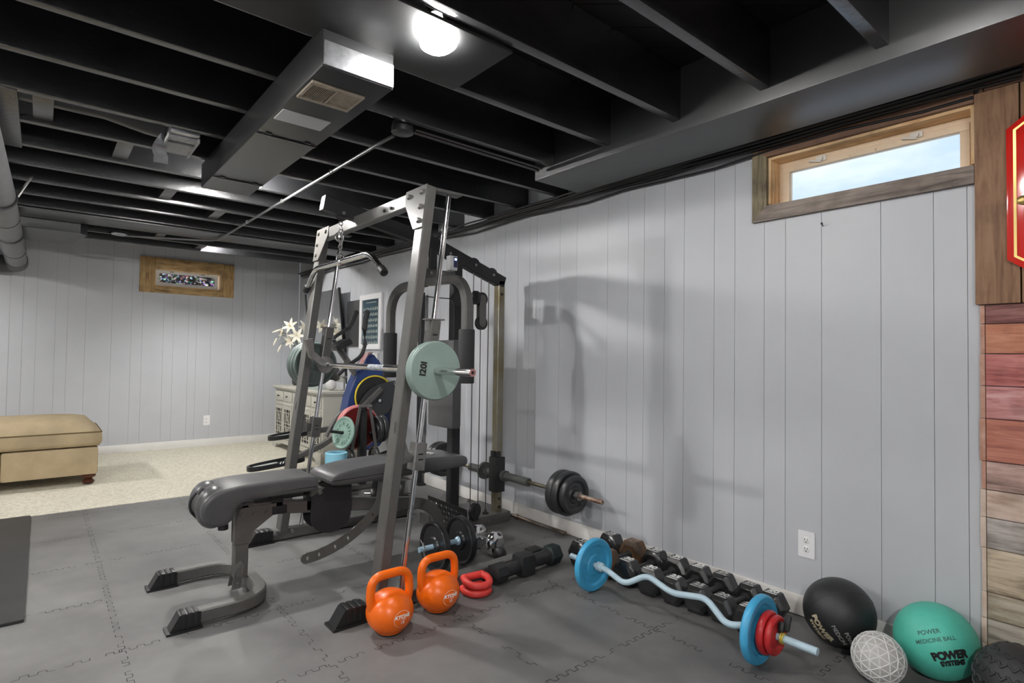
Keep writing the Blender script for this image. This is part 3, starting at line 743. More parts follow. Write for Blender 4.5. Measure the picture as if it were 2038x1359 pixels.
# butterfly station: strut, bracket, two bent arms with foam
b = MB(); b.rtube([(1.86,YC,1.64),(1.86,YC,1.80)], .05, .055, (1,0,0), .005); b.bb((1.825,YC-.018,1.63),(1.84,YC+.018,1.79),.004); build('strut', b, FRAMED, mach)
b = MB(); b.bb((1.74,YC-.032,1.600),(2.02,YC+.032,1.652),.005); br = build('arm_bracket', b, FRAME, mach)
for x in (1.775,1.835):
    b = MB(); b.cyl((x,YC-.032,1.627),(x,YC-.041,1.627),.010,10); build('bolt', b, STEEL, br)
for s in (-1, 1):
    ya = YC+s*.447
    pts = [(1.83,YC+s*.02,1.572),(1.83,YC+s*.26,1.565)]+[tuple(p) for p in bez((1.83,YC+s*.26,1.565),(1.82,ya,1.555),(1.82,ya,1.37),9)[1:]]+[(1.82,ya,1.0)]
    b = MB(); b.rtube(pts, .052, .052, (1,0,0), .007); arm = build('press_arm', b, FRAME, mach)
    b = MB(); b.lathe((1.82,ya,.965),(0,0,1),[(0,.026),(0,.042),(.004,.045),(.294,.045),(.300,.042),(.300,.026)],26); build('foam_roller', b, FOAM, arm)
# backrest pad
b = MB(); b.bb((1.935,YC-.145,.665),(2.005,YC+.145,1.215),.022)
build('backrest_pad', b, VINYL, mach)
# chequer plate foot rest
def chequer():
    m = bpy.data.materials.new('tread_plate'); nt, N, L, P = nodes_of(m)
    P.inputs['Base Color'].default_value = (.03,.03,.032,1); P.inputs['Roughness'].default_value = .35; P.inputs['Metallic'].default_value = .4
    return m
b = MB(); L0, L1, D = V((1.962,3.15,.010)), V((1.962,2.72,.010)), V((-.015,.0,.205))
n_ = (L1-L0).cross(D).normalized()
b.addmesh([L0,L1,L1+D,L0+D]+[p+n_*.005 for p in (L0,L1,L1+D,L0+D)], [(0,1,2,3),(4,5,6,7),(0,1,5,4),(1,2,6,5),(2,3,7,6),(3,0,4,7)])
fp_ = build('foot_plate', b, chequer(), mach)
b = MB(); ux = (L1-L0).normalized(); uz = D.normalized()
sgn = 1 if n_.x < 0 else -1
for i in range(15):
    for j in range(6):
        c = L0+ux*(.020+.0278*i)+uz*(.018+.031*j)+n_*(.0055 if sgn > 0 else -.0005)
        d = (ux*.55+uz*.9).normalized() if (i+j) % 2 else (ux*.75-uz*.65).normalized()
        q = n_.cross(d).normalized()
        b.addmesh([c-d*.011, c+q*.0028, c+d*.011, c-q*.0028, c+n_*(.003*sgn)], [(0,1,4),(1,2,4),(2,3,4),(3,0,4),(0,1,2,3)])
o = build('tread_lugs', b, STEEL, fp_)
b = MB(); b.lathe((2.16,YC-.085,.125),(.25,-1,0),[(-.012,.01),(-.012,.05),(0,.04),(.012,.05),(.012,.01)],24); b.lathe((2.16,YC-.097,.125),(.25,-1,0),[(0,.02),(.008,.02)],14); b.bb((2.14,YC-.10,.066),(2.18,YC-.05,.13),.003); build('low_pulley', b, RUBBER, mach)

# lat bar on its chain
t = thing('lat_pulldown_bar', 'bent chrome lat bar hanging on a chain from the boom', 'lat bar', (1.275,3.04,1.63))
b = MB(); b.tube(fillet([(1.275,2.515,1.525),(1.275,2.67,1.635),(1.275,3.415,1.635),(1.275,3.555,1.520)], .06, 5), .0155, 14, (1,0,0)); build('bar', b, CHROME, t)
for y, z, dy, dz in ((2.515,1.525,-.155,-.11),(3.555,1.520,.14,-.115)):
    d = V((0,dy,dz)).normalized(); b = MB(); b.lathe((1.275,y,z),d,[(-.03,.0165),(-.03,.021),(.012,.021),(.014,.012),(.008,.011)],16); build('end_cap', b, RUBBER, t)
b = MB()
for k in range(9):
    z = 1.675+.022*k; ax = (1,0,0) if k % 2 else (0,1,0)
    b.torus((1.275,3.04,z), ax, .0105, .003, 14, 6)
build('chain', b, STEEL, t)
b = MB(); b.torus((1.275,3.04,1.655),(0,1,0),.022,.004,18,8); b.torus((1.275,3.04,1.80),(1,0,0),.026,.0042,18,8); b.torus((1.272,3.05,1.775),(0,1,0),.024,.004,18,8); b.lathe((1.275,3.04,1.635),(0,1,0),[(-.02,.0165),(-.02,.021),(.02,.021),(.02,.0165)],18); build('carabiner', b, CHROME, t)

# barbell on the guide rods
bar = thing('guided_barbell', 'long chrome barbell running between the leaning uprights', 'barbell', (1.352,2.9,1.05))
b = MB(); b.cyl((1.352,1.865,1.05),(1.352,2.20,1.05),.0165,20); b.cyl((1.352,2.20,1.05),(1.352,2.62,1.05),.0185,20); b.cyl((1.352,2.62,1.05),(1.352,3.43,1.05),.0155,20); b.cyl((1.352,3.43,1.05),(1.352,3.92,1.05),.0165,20); build('bar', b, CHROME, bar)
b = MB(); b.cyl((1.352,1.8645,1.05),(1.352,1.867,1.05),.007,12); build('end_hole', b, PLASTIC, bar)
b = MB(); b.cyl((1.352,2.62,1.05),(1.352,2.80,1.05),.0165,20); build('bar_sticker', b, M('sticker_blue', (.10,.13,.16), .4, col2=(.55,.57,.6), vscale=50), bar)
b = MB(); b.lathe((1.352,3.41,1.05),(0,1,0),[(0,.016),(0,.052),(.008,.052),(.008,.016)],28); build('hub_disc', b, STEEL, bar)
for y in (YN, YFAR):
    b = MB(); z = 1.04; b.rtube([(1.256+.1208*(z-.07),y,z),(1.256+.1208*(1.28-.07),y,1.28)], .055, .055, (1,0,-.12), .006); cr = build('carriage', b, FRAME, bar)
    b = MB(); z = 1.285; b.box((1.256+.1208*(z-.07),y,z),(.085,.06,.006),.001); b.bb((1.256+.1208*(1.26-.07)-.031,y-.02,1.20),(1.256+.1208*(1.26-.07)-.029,y+.02,1.28)); build('worn_tape', b, STEEL, cr)
    b = MB(); xr_ = 1.256+.1208*(1.22-.07); b.bb((xr_-.012,y-.0290,1.21),(xr_+.012,y-.0275,1.217)); build('slot', b, PLASTIC, cr)
# hook on the far side
b = MB(); b.prism([(1.20,1.20),(1.245,1.21),(1.255,1.13),(1.33,1.07),(1.33,1.04),(1.29,1.05),(1.23,1.10)], 3.34, 3.375); build('rack_hook', b, STEEL, bar)

def plate(name, label, c, axis, R, th, mat, rim=.018, hub=.03, hole=.016, group=None, lip=True, n=48):
    """cast weight plate, centred at c, axis = direction of its visible face"""
    a = V(axis).normalized(); h = th/2; d = .16*th if lip else .0
    pr = [(-h+d, hole), (-h+d, hub), (-h+2.2*d, hub+.006), (-h+2.2*d, R-rim-.008), (-h+.3*d, R-rim), (-h, R-rim+.004), (-h, R-.007), (-h+.005, R-.0015), (-h+.01, R), (h-.01, R), (h-.005, R-.0015), (h, R-.007), (h, R-rim+.004), (h-.3*d, R-rim), (h-2.2*d, R-rim-.008), (h-2.2*d, hub+.006), (h-d, hub), (h-d, hole), (-h+d, hole)]
    b = MB(); b.lathe(c, a, pr, n, False)
    o = build(name, b, mat)
    return tag(o, label, 'weight plate', group)
def plate_text(parent, s, c, a, size, ang, r, z, mat=None, name='number', bold=.03):
    """raised lettering at radius r, angle ang on the face of a plate; parent = plate"""
    a = V(a).normalized(); x = a.cross(V((0,0,1))).normalized()*-1; y = a.cross(x)
    if y.z < 0: y = -y
    x = y.cross(a)
    R2 = Matrix.Rotation(ang, 3, a); c = V(c)
    b = MB(); add_text(b, s, size, lambda u, v, w: c+R2 @ (x*u+y*(v+r))+a*(z+w), ext=.0016, bold=bold)
    return build(name, b, mat, parent)
# smith plates, camera side
p1 = plate('weight_plate', 'pale green plate at the camera end of the guided bar, marked 20', (1.352,2.150,1.05), (0,-1,0), .133, .024, MINT, lip=False, group='plates on the guided bar')
plate_text(p1, 'I20I', (1.352,2.150,1.05), (0,-1,0), .043, radians(82), .068, .0125, FRAMED)
plate('weight_plate', 'second pale green plate pressed behind the front green plate', (1.352,2.1785,1.05), (0,-1,0), .131, .024, MINT, lip=False, group='plates on the guided bar')
# far side
PLATEG = M('plate_green_dark', (.105,.135,.125), .38, var=.15, vscale=9)
plate('weight_plate', 'dark green plate at the far end of the guided bar, next to the upright', (1.352,3.585,1.05), (0,-1,0), .140, .034, PLATEG, group='plates on the guided bar')
plate('weight_plate', 'middle dark green plate of the three beyond the far upright', (1.352,3.625,1.05), (0,-1,0), .146, .034, PLATEG, group='plates on the guided bar')
plate('weight_plate', 'outermost dark green plate beyond the far upright, nearest the lilies', (1.352,3.665,1.05), (0,-1,0), .150, .034, PLATEG, group='plates on the guided bar')

# rear barbell through the rail sleeve
t = thing('rear_barbell', 'thin barbell with rusty end held by the sleeve on the rear rail', 'barbell', (2.43,2.9,.31))
b = MB(); b.cyl((2.43,2.30,.31),(2.43,2.722,.31),.0125,16); b.cyl((2.43,3.358,.31),(2.43,3.95,.31),.0125,16); build('bar', b, BRASSY, t)
b = MB(); b.cyl((2.43,2.10,.31),(2.43,2.32,.31),.0128,16)
for i in range(20): b.torus((2.43,2.106+.0095*i,.31),(0,1,0),.0126,.0016,14,5)
o = build('threaded_end', b, RUST, t); o['label'] = 'rusty threaded bar end'
b = MB(); b.lathe((2.43,2.285,.31),(0,1,0),[(-.012,.013),(-.012,.028),(.014,.03),(.014,.013)],6); build('lock_nut', b, STEEL, t)
for (y, R, th, lb) in ((2.32,.112,.04,'small black plate at the rusty end of the rear barbell'),(2.365,.131,.046,'larger black plate in the middle of the rear barbell stack'),(2.415,.131,.046,'black plate of the rear barbell nearest the slider rail')):
    p = plate('weight_plate', lb, (2.43,y,.31), (0,-1,0), R, th, PLATEB, rim=.03, hub=.045, group='black plates on the rear barbell')
for (y, lb) in ((3.72,'far black plate of the rear barbell seen past the bench end'),(3.775,'farthest black plate of the rear barbell, close to the wall')):
    plate('weight_plate', lb, (2.43,y,.31), (0,-1,0), .131, .046, PLATEB, rim=.03, hub=.045, group='black plates on the rear barbell')
# timer on the post
t = thing('interval_timer', 'small white timer with lit blue display on the machine post', 'timer', (1.975,YC-.06,1.652))
b = MB(); b.bb((1.945,YC-.075,1.653),(2.005,YC-.034,1.745),.005); build('timer_case', b, WHITE, t)
b = MB(); b.bb((1.975,YC-.0775,1.672),(2.001,YC-.0748,1.738),.001); build('timer_panel', b, M('timer_blue', (.02,.03,.10), .3), t)
b = MB(); b.bb((1.980,YC-.0785,1.716),(1.996,YC-.0772,1.730)); build('lit_display', b, emit('lcd', (.45,.62,1.), 1.6), t)

# ------------------------------------------------------------------ weight bench
YB = 2.875
bench = thing('weight_bench', 'black padded weight bench with U-shaped front foot in front of the machine', 'bench', (1.2,YB,0))
def pad(name, prof, hw, parent, cleft=0., bev=.022):
    """pad with rounded long edges: xz profile swept over y in inset steps"""
    b = MB(); cx = sum(p[0] for p in prof)/len(prof); cz = sum(p[1] for p in prof)/len(prof)
    rings = []
    for (yy, k) in ((-1,-bev),(-.985,-bev*.45),(-.94,-bev*.1),(-.85,0),(0,0),(.85,0),(.94,-bev*.1),(.985,-bev*.45),(1,-bev)):
        ring = []; n = len(prof)
        for i, (x, z) in enumerate(prof):
            x0, z0 = prof[i-1]; x1, z1 = prof[(i+1) % n]
            tx, tz = x1-x0, z1-z0; l = math.hypot(tx, tz) or 1
            nx, nz = tz/l, -tx/l
            ring.append(b.bm.verts.new((x-nx*k*-1 if False else x+nx*k, YB+yy*hw, z+nz*k)))
        rings.append(ring)
    for A, B in zip(rings, rings[1:]):
        for i in range(len(A)): b._f([A[i], A[(i+1) % len(A)], B[(i+1) % len(A)], B[i]], True)
    b._f(rings[0]); b._f(rings[-1][::-1])
    return build(name, b, VINYL, parent)
def smoothpoly(p, n=3):
    out = []
    m = len(p)
    for i in range(m):
        a, c, d = V((*p[i-1],0)), V((*p[i],0)), V((*p[(i+1) % m],0))
        out += [(q.x, q.y) for q in bez((a+c)/2, c, (c+d)/2, n)[:-1]]
    return out
# counter-clockwise in x,z (outward normals): bottom then right then top then left
fpf = smoothpoly([(.70,.44),(.80,.446),(.95,.446),(1.03,.446),(1.068,.448),(1.072,.475),(1.068,.512),(1.02,.522),(.85,.522),(.70,.52),(.61,.505),(.56,.465),(.548,.42),(.565,.37),(.605,.345),(.655,.345),(.69,.375)])
sp = pad('seat_pad', fpf, .132, bench)
# stitched lobes at the rolled front
for s in (-1, 1):
    b = MB(); c = V((.612,YB+s*.068,.425))
    b.sphere(c, 1, 20, 14, (.073,.064,.094)); build('rolled_lobe', b, VINYL, sp)
b = MB(); b.torus((.598,YB,.43),(0,1,0),.066,.006,30,8); build('piping', b, FRAMED, sp)
b = MB(); b.cyl((.565,YB,.475),(.585,YB,.500),.012,10); build('rubber_plug', b, RUBBER, sp)
b = MB(); b.cyl((.655,YB-.07,.34),(.655,YB-.07,.318),.022,16); build('rubber_plug', b, RUBBER, sp)
bpf = smoothpoly([(1.17,.452),(1.4,.455),(1.7,.458),(1.90,.462),(1.955,.468),(1.965,.495),(1.955,.525),(1.9,.535),(1.6,.545),(1.35,.540),(1.22,.528),(1.14,.512),(1.112,.49),(1.122,.463)])
bp_ = pad('back_pad', bpf, .14, bench)
b = MB(); b.prism([(1.755,YB-.045),(1.80,YB-.03),(1.80,YB+.03),(1.755,YB+.045),(1.775,YB)], .5395, .5415, 'xy'); o = build('stitched_emblem', b, GREYP, bp_)
# frame
b = MB(); b.rtube([(.745,YB,.384),(1.30,YB,.318),(1.66,YB,.270)]+[tuple(p) for p in bez((1.66,YB,.270),(1.83,YB,.250),(1.85,YB,.10),6)[1:]]+[(1.85,YB,.005)], .05, .062, (0,0,1), .005); fr = build('main_beam', b, FRAME, bench)
b = MB(); b.bb((.80,YB-.026,.405),(1.06,YB+.026,.412)); build('beam_tape', b, FRAMED, fr)
b = MB(); b.rtube([(.748,YB,.07),(.748,YB,.40)], .05, .062, (1,0,0), .005); b.bb((.722,YB-.028,.398),(.80,YB+.028,.412),.003); build('front_post', b, FRAME, bench)
for s in (-1, 1):
    g = MB(); yy = YB+s*.0275
    g.prism([(.715,.225),(.79,.225),(.79,.27),(.90,.345),(.90,.39),(.715,.39)], yy-.003, yy+.003)
    for (x, z) in ((.745,.36),(.80,.355),(.855,.352),(.745,.25)): g.cyl((x,yy+s*.003,z),(x,yy+s*.010,z),.009,10)
    build('gusset', g, FRAME, bench)
    g = MB(); yy = YB+s*.03
    g.prism([(.705,.02),(.745,.02),(.760,.12),(.745,.145),(.725,.13)], yy-.003, yy+.003)
    for z in (.04,.08,.115): g.cyl((.735,yy+s*.003,z),(.735,yy+s*.009,z),.007,8)
    build('post_bracket', g, STEEL if s < 0 else FRAME, bench)
ub = fillet([(.47,YB-.262,.040),(.80,YB-.262,.040),(.80,YB+.262,.040),(.47,YB+.262,.040)], .24, 9)
b = MB(); b.rtube(ub, .055, .055, (0,0,1), .006); build('foot_frame', b, FRAME, bench)
for s in (-1, 1):
    y = YB+s*.262
    b = MB(); b.prism([(.408,0.),(.535,0.),(.535,.009),(.408,.009)], y-.042, y+.042); b.prism([(.420,.009),(.53,.009),(.53,.067),(.453,.067)], y-.033, y+.033)
    for k in range(3): b.bb((.460+.023*k,y-.0355,.011),(.477+.023*k,y+.0355,.071),.003)
    build('foot_cap', b, PLASTIC, bench)
b = MB(); b.rtube([(.905,YB,.37),(.905,YB,.447)], .05, .06, (1,0,0), .004); b.bb((.88,YB-.034,.335),(.95,YB+.034,.375),.004); build('seat_post', b, FRAMED, bench)
b = MB(); b.rtube([(1.065,YB,.33),(1.065,YB,.447)], .05, .035, (1,0,0), .004); build('seat_post', b, FRAMED, bench)
for s in (-1, 1):
    yy = YB+s*.055
    b = MB(); b.prism([(1.06,.40),(1.06,.29)]+[(1.165+.105*cos(a), .29+.085*sin(a)) for a in [pi+pi*i/10 for i in range(1,10)]]+[(1.27,.29),(1.27,.452),(1.16,.452)], yy-.004, yy+.004); build('pivot_plate', b, FRAMED, bench)
b = MB(); b.bb((1.06,YB-.055,.398),(1.17,YB+.055,.44),.003); b.cyl((1.10,YB-.056,.42),(1.10,YB-.070,.42),.011,12); build('pivot_block', b, FRAME, bench)
# curved adjuster with oval holes
pts = [V((1.035,.105,0)),V((1.10,.112,0)),V((1.20,.140,0)),V((1.30,.192,0)),V((1.375,.252,0)),V((1.43,.325,0)),V((1.445,.455,0))]
cl = []
for i in range(len(pts)-1):
    p0, p1, p2, p3 = pts[max(i-1,0)], pts[i], pts[i+1], pts[min(i+2,len(pts)-1)]
    for k in range(6):
        t_ = k/6; cl.append(.5*((2*p1)+(p2-p0)*t_+(2*p0-5*p1+4*p2-p3)*t_**2+(3*p1-p0-3*p2+p3)*t_**3))
cl.append(pts[-1]); up_, dn = [], []
for i, p in enumerate(cl):
    t_ = (cl[min(i+1,len(cl)-1)]-cl[max(i-1,0)]).normalized(); n2 = V((-t_.y,t_.x,0)); up_.append(p+n2*.026); dn.append(p-n2*.026)
c0 = cl[0]; d0 = (cl[1]-cl[0]).normalized(); nn = V((-d0.y,d0.x,0))
capp = [c0-d0*(.026*sin(a))+nn*(.026*cos(a)) for a in [pi*i/8 for i in range(1,8)]]
outer = [(p.x,p.y) for p in up_[::-1]]+[(p.x,p.y) for p in capp]+[(p.x,p.y) for p in dn]
holes = []
for idx in (1,6,11,15,20,25):
    p = cl[idx]; d1 = (cl[idx+1]-cl[idx-1]).normalized(); n1 = V((-d1.y,d1.x,0))
    holes.append([((p+d1*.006*cos(a)+n1*.011*sin(a)).x, (p+d1*.006*cos(a)+n1*.011*sin(a)).y) for a in [2*pi*i/14 for i in range(14)]])
b = MB(); flat(b, outer, holes, -.004, .004, lambda u, v, w: V((u, YB-.07+w, v)))
o = build('adjuster_arc', b, FRAME, bench)
b = MB(); b.bb((1.80,YB-.06,0.),(1.90,YB+.06,.008)); b.bb((1.775,YB-.05,.008),(1.80,YB+.05,.055),.004); build('rear_bracket', b, FRAME, bench)
# ------------------------------------------------------------------ free weights on the mat
# hex dumbbells: two heads and a handle each, lying square to the wall
def dumbbell(label, y, x, s, num, mat, rz=0., num_back=None, sm=None):
    R = .074*s; Lh = .090*s; gap = .135
    t = thing('hex_dumbbell', label, 'dumbbell', (0,0,0), 'hex dumbbells in a row along the wall')
    zc = R*.866
    for sd, nm in ((-1, num), (1, num_back or num)):
        x0 = sd*(gap/2) if sd > 0 else -gap/2-Lh
        b = MB(); b.lathe((x0,0,zc), (1,0,0), [(0,R*.74),(.014,R),(Lh-.014,R),(Lh,R*.74)], 6, True, False)
        bmesh.ops.bevel(b.bm, geom=list(b.bm.edges), offset=.0025, segments=2, affect='EDGES')
        h = build('head', b, mat, t, True)
        b = MB(); b.bb((x0+Lh*.22,-R*.36,2*zc-.0004),(x0+Lh*.80,R*.36,2*zc+.0006)) if False else None
        add_text(b, nm, .050*s, lambda u, v, w: V((x0+Lh*.60+v, -u, 2*zc+.0006+w)), ext=.0007, bold=.03)
        for k in range(9):
            yy = -R*.36+R*.09*k; b.bb((x0+Lh*.17,yy-.0022,2*zc+.0002),(x0+Lh*.30,yy+.0018,2*zc+.0012))
        o = build('number', b, sm or GREYP, h, True)
    b = MB(); b.lathe((-gap/2-.002,0,zc), (1,0,0), [(0,.026),(.008,.020),(.016,.0155),(gap*.5,.0175),(gap-.012,.0155),(gap-.004,.020),(gap+.004,.026)], 20); build('handle', b, M('handle_dark', (.035,.034,.035), .33, metal=.5, var=.3, vscale=30), t, True)
    t.location = (x, y, 0); t.rotation_euler = (0,0,rz)
    return t
dl = [('black hex dumbbell at the far end of the row, half behind the blue plate', 2.085, 2.370, 1.04, '35', HEXB, GREYP),
      ('black hex dumbbell with rusty brown head, second from the far end of the row', 1.925, 2.375, 1.04, '30', HEXR, RUST),
      ('black hex dumbbell marked 30, third from the far end of the row', 1.778, 2.365, .98, '30', HEXB, WHITEP),
      ('black hex dumbbell marked 30, fourth from the far end of the row', 1.646, 2.365, .97, '30', HEXB, WHITEP),
      ('black hex dumbbell marked 25, fourth from the near end of the row', 1.520, 2.367, .93, '25', HEXB, WHITEP),
      ('black hex dumbbell with rust on its front number, third from the near end', 1.402, 2.375, .92, '25', HEXB, GREYP),
      ('black hex dumbbell marked 20, second from the near end of the row', 1.275, 2.370, .88, '20', HEXB, GREYP),
      ('black hex dumbbell at the near end of the row behind the red plates', 1.163, 2.362, .88, '20', HEXB, WHITEP)]
for i, (lb, y, x, s, n, m, sm) in enumerate(dl): dumbbell(lb, y, x, s, n, m, random.uniform(-.05,.05), None, sm)

# ez curl bar
th = radians(50); ZB = .122
def E(y, e): return V((2.06+e*cos(th), y, ZB+e*sin(th)))
t = thing('curl_bar', 'pale blue wavy curl bar lying in front of the dumbbell row', 'curl bar', (2.06,1.4,ZB))
b = MB(); b.tube(fillet([E(1.985,.006),E(1.76,.006),E(1.632,-.026),E(1.545,.046),E(1.40,.012),E(1.255,.043),E(1.140,-.026),E(1.06,.004),E(.94,.004)], .035, 6), .0128, 16); build('bar', b, LBLUE, t)
b = MB(); b.cyl(E(.945,.004), E(.818,.004), .0135, 18); build('bar_end', b, LBLUE, t)
b = MB(); b.lathe(E(1.81,.006),(0,-1,0),[(0,.014),(.0,.021),(.028,.021),(.034,.0135)],18); build('collar', b, LBLUE, t)
BC = E(1.0,.005)
plate('weight_plate', 'blue plate on the far end of the pale blue curl bar', E(1.835,.006), (0,-1,0), .124, .030, BLUEP, rim=.030, hub=.045, group='plates on the curl bar')
plate('weight_plate', 'blue plate on the near end of the curl bar, behind the red plates', E(1.022,.005), (0,-1,0), .124, .030, BLUEP, rim=.030, hub=.045, group='plates on the curl bar')
plate('weight_plate', 'larger red plate pressed against the near blue plate', E(.990,.005), (0,-1,0), .078, .026, REDP, rim=.022, hub=.03, group='plates on the curl bar')
plate('weight_plate', 'smaller red plate on the near tip of the curl bar', E(.963,.005), (0,-1,0), .070, .024, REDP, rim=.02, hub=.03, group='plates on the curl bar')
t = thing('bar_clip', 'black spring clip with yellow ring on the near curl bar end', 'clip', E(.94,.004))
b = MB(); c = E(.94,.004); b.torus(c,(0,1,0),.0165,.0035,20,8); b.torus(c-V((0,.007,0)),(0,1,0),.0165,.0035,20,8); o = build('spring', b, M('clip_yellow', (.62,.50,.10), .35, metal=.4), t); o['label'] = 'yellow ring'
b = MB(); b.box(c+V((.006,.004,.036)),(.018,.020,.036),.006,Matrix.Rotation(.35,3,'Y')); build('grip', b, PLASTIC, t)
b = MB(); b.box(c+V((.036,-.004,.042)),(.018,.022,.058),.008,Matrix.Rotation(.5,3,'Y')); build('grip', b, FOAM, t)

# kettlebells
def kettlebell(label, loc, rz=0.):
    t = thing('kettlebell', label, 'kettlebell', loc, 'orange kettlebells beside the machine', rz)
    r = .0955; zc = .082; kv = .90
    b = MB(); pr = [(0,.046),(.003,.052)]+[(zc-r*kv*cos(a), r*sin(a)) for a in [.62+ (pi-.62)*i/22 for i in range(23)]]
    b.lathe((0,0,0),(0,0,1),pr,44); build('body', b, ORANGE, t, True)
    b = MB(); b.tube(fillet([(-.058,0,.060),(-.089,0,.130),(-.082,0,.231),(.082,0,.231),(.089,0,.130),(.058,0,.060)], .050, 7), .0175, 16, (0,1,0)); build('handle', b, ORANGE, t, True)
    # printed badge on the near side
    a = V((.06,-1,.0)).normalized(); xx = V((1,.06,0)).normalized(); zz = V((0,0,1)); C0 = V((0,0,zc))
    def S(u, v, w):
        d = (a*r+xx*u+zz*(v-.004)).normalized(); q = d*(r+.0008+w); return C0+V((q.x, q.y, q.z*kv))
    b = MB(); add_text(b, 'KTONE', .0212, lambda u, v, w: S(u, v+.011, w), ext=.0003, bold=.035, shear=.3, spacing=.95)
    build('lettering', b, WHITEP, t, True)
    b = MB(); add_text(b, 'F I T N E S S', .0052, lambda u, v, w: S(u+.004, v-.0015, w), ext=.0003, bold=.01); build('lettering', b, WHITEP, t, True)
    b = MB(); add_text(b, '15', .019, lambda u, v, w: S(u, v-.0145, w), ext=.0003, bold=.02); build('number', b, WHITEP, t, True)
    b = MB(); n = 60
    for i in range(n):
        q = [S(R*cos(2*pi*j/n), R*sin(2*pi*j/n), .0004) for j in (i, i+1) for R in (.0365,.0378)]
        b.quad(q[0], q[1], q[3], q[2])
    build('badge_ring', b, WHITEP, t, True)
    b = MB(); b.lathe((0,0,-.0002),(0,0,1),[(0,.052),(.005,.055),(.012,.048)],36); build('rubber_base', b, RUBBER, t, True)
    return t
kettlebell('orange kettlebell nearest the camera, beside the near upright foot', (1.116,2.085,0))
kettlebell('orange kettlebell farther back, next to the red push-up grips', (1.374,2.130,0))

# adjustable dumbbell with big black plates
t = thing('adjustable_dumbbell', 'pale blue dumbbell bar loaded with two big black plates behind the kettlebells', 'dumbbell', (1.69,2.515,0.))
zc = .127; BIGB = M('big_plate_black', (.012,.0125,.014), .30, spec=.5, var=.2, vscale=20)
b = MB(); b.cyl((1.505,2.515,zc),(1.86,2.515,zc),.0135,18); build('bar', b, LBLUE2, t)
b = MB(); b.torus((1.53,2.515,zc),(1,0,0),.017,.003,18,6); b.tube([(1.53,2.515,zc+.017),(1.52,2.53,zc+.045)],.0025,6); b.tube([(1.53,2.50,zc+.01),(1.515,2.49,zc+.04)],.0025,6); build('spring_clip', b, STEEL, t)
for x in (1.600, 1.762):
    b = MB(); b.lathe((x,2.515,zc),(-1,0,0),[(-.016,.014),(-.016,.045),(-.007,.05),(-.007,.105),(-.014,.112),(-.017,.116),(-.017,.125),(-.014,.127),(.014,.127),(.017,.125),(.017,.116),(.014,.112),(.007,.105),(.007,.05),(.016,.045),(.016,.014)],56); build('plate', b, BIGB, t)
b = MB(); b.lathe((1.745,2.515,zc),(-1,0,0),[(0,.024),(.010,.022),(.018,.0135)],18); build('collar', b, LBLUE2, t)
# small chrome dumbbell
t = thing('chrome_dumbbell', 'small chrome dumbbell with rounded oval heads on the floor beside the black plate', 'dumbbell', (1.98,2.56,0))
for y in (2.50,2.66):
    b = MB(); b.lathe((1.985,y,.068),(.3,-1,0),[(-.032,.036),(-.028,.056),(-.012,.068),(.012,.068),(.026,.056),(.032,.036)],32); build('head', b, CHROME, t)
b = MB(); b.cyl((1.98,2.52,.068),(1.985,2.64,.068),.014,14); build('handle', b, CHROME, t)
b = MB(); b.sphere((1.965,2.43,.036),.036,18,12); tag(build('massage_ball', b, RUBBER), 'small black ball in front of the chrome dumbbell', 'ball')
# adjustable dumbbell behind the bench
t = thing('adjustable_dumbbell', 'black-plated dumbbell on the mat under the bench pad, near the foam roller', 'dumbbell', (1.97,3.72,0))
for x, y in ((1.90,3.775),(2.04,3.66)):
    b = MB(); b.lathe((x,y,.108),(-.78,.62,0),[(-.03,.014),(-.03,.09),(-.025,.106),(-.015,.108),(.015,.108),(.025,.106),(.03,.09),(.03,.014)],40); build('plate', b, BIGB, t)
b = MB(); b.cyl((1.83,3.83,.108),(2.11,3.605,.108),.0135,16); build('bar', b, CHROME, t)

# red push-up grips, one on the other
def grip(label, z, rx, dx):
    t = thing('push_up_grip', label, 'push-up grip', (1.612+dx,2.165,z), 'red push-up grips')
    b = MB(); loop = fillet([(-.045,.045,0),(-.062,.01,0),(-.045,-.045,0),(0,-.062,0),(.045,-.045,0),(.062,.01,0),(.045,.045,0)], .03, 5)
    b.tube(loop, .0165, 14); o = build('base_loop', b, REDV, t, True)
    b = MB(); b.cyl((-.052,.043,0),(.052,.043,0),.0165,16); b.sphere((-.05,.043,0),.0165,14,10); b.sphere((.05,.043,0),.0165,14,10); build('hand_bar', b, REDV, t, True)
    t.rotation_euler = (rx,0,radians(-6))
    return t
grip('lower red push-up grip lying flat on the mat', .0165, 0, 0)
grip('upper red push-up grip resting tilted on the other one', .058, radians(8), .004)

# black hex-ended exercise bar
t = thing('hex_exercise_bar', 'black hex-ended exercise bar lying along the machine base beam', 'exercise bar', (1.93,2.215,0.))
def hexr(x, r, w): return (x, r), (x+w, r)
b = MB(); b.lathe((1.72,2.185,.052),(1,.055,0),[(0,.034),(.006,.050),(.07,.050),(.078,.034)],8,True,False); build('end_block', b, RUBBER, t)
b = MB(); b.lathe((1.795,2.189,.05),(1,.055,0),[(0,.032),(.10,.032)],18); build('grip_tube', b, RUBBER, t)
b = MB(); b.box((1.935,2.197,.055),(.095,.095,.108),.022); build('centre_block', b, RUBBER, t)
b = MB(); b.lathe((1.98,2.199,.054),(1,.055,0),[(0,.034),(.10,.034),(.13,.040)],18); build('grip_tube', b, RUBBER, t)
b = MB(); b.lathe((2.105,2.206,.054),(1,.055,0),[(0,.040),(.008,.054),(.075,.054),(.084,.036)],6,True,False); build('end_block', b, M('rubber_green', (.012,.022,.021), .45), t)
b = MB()
b.box((2.10,2.30,.035),(.085,.07,.07),.006)
for k in range(4): b.box((2.072+.02*k,2.30,.0715),(.011,.068,.005),.002)
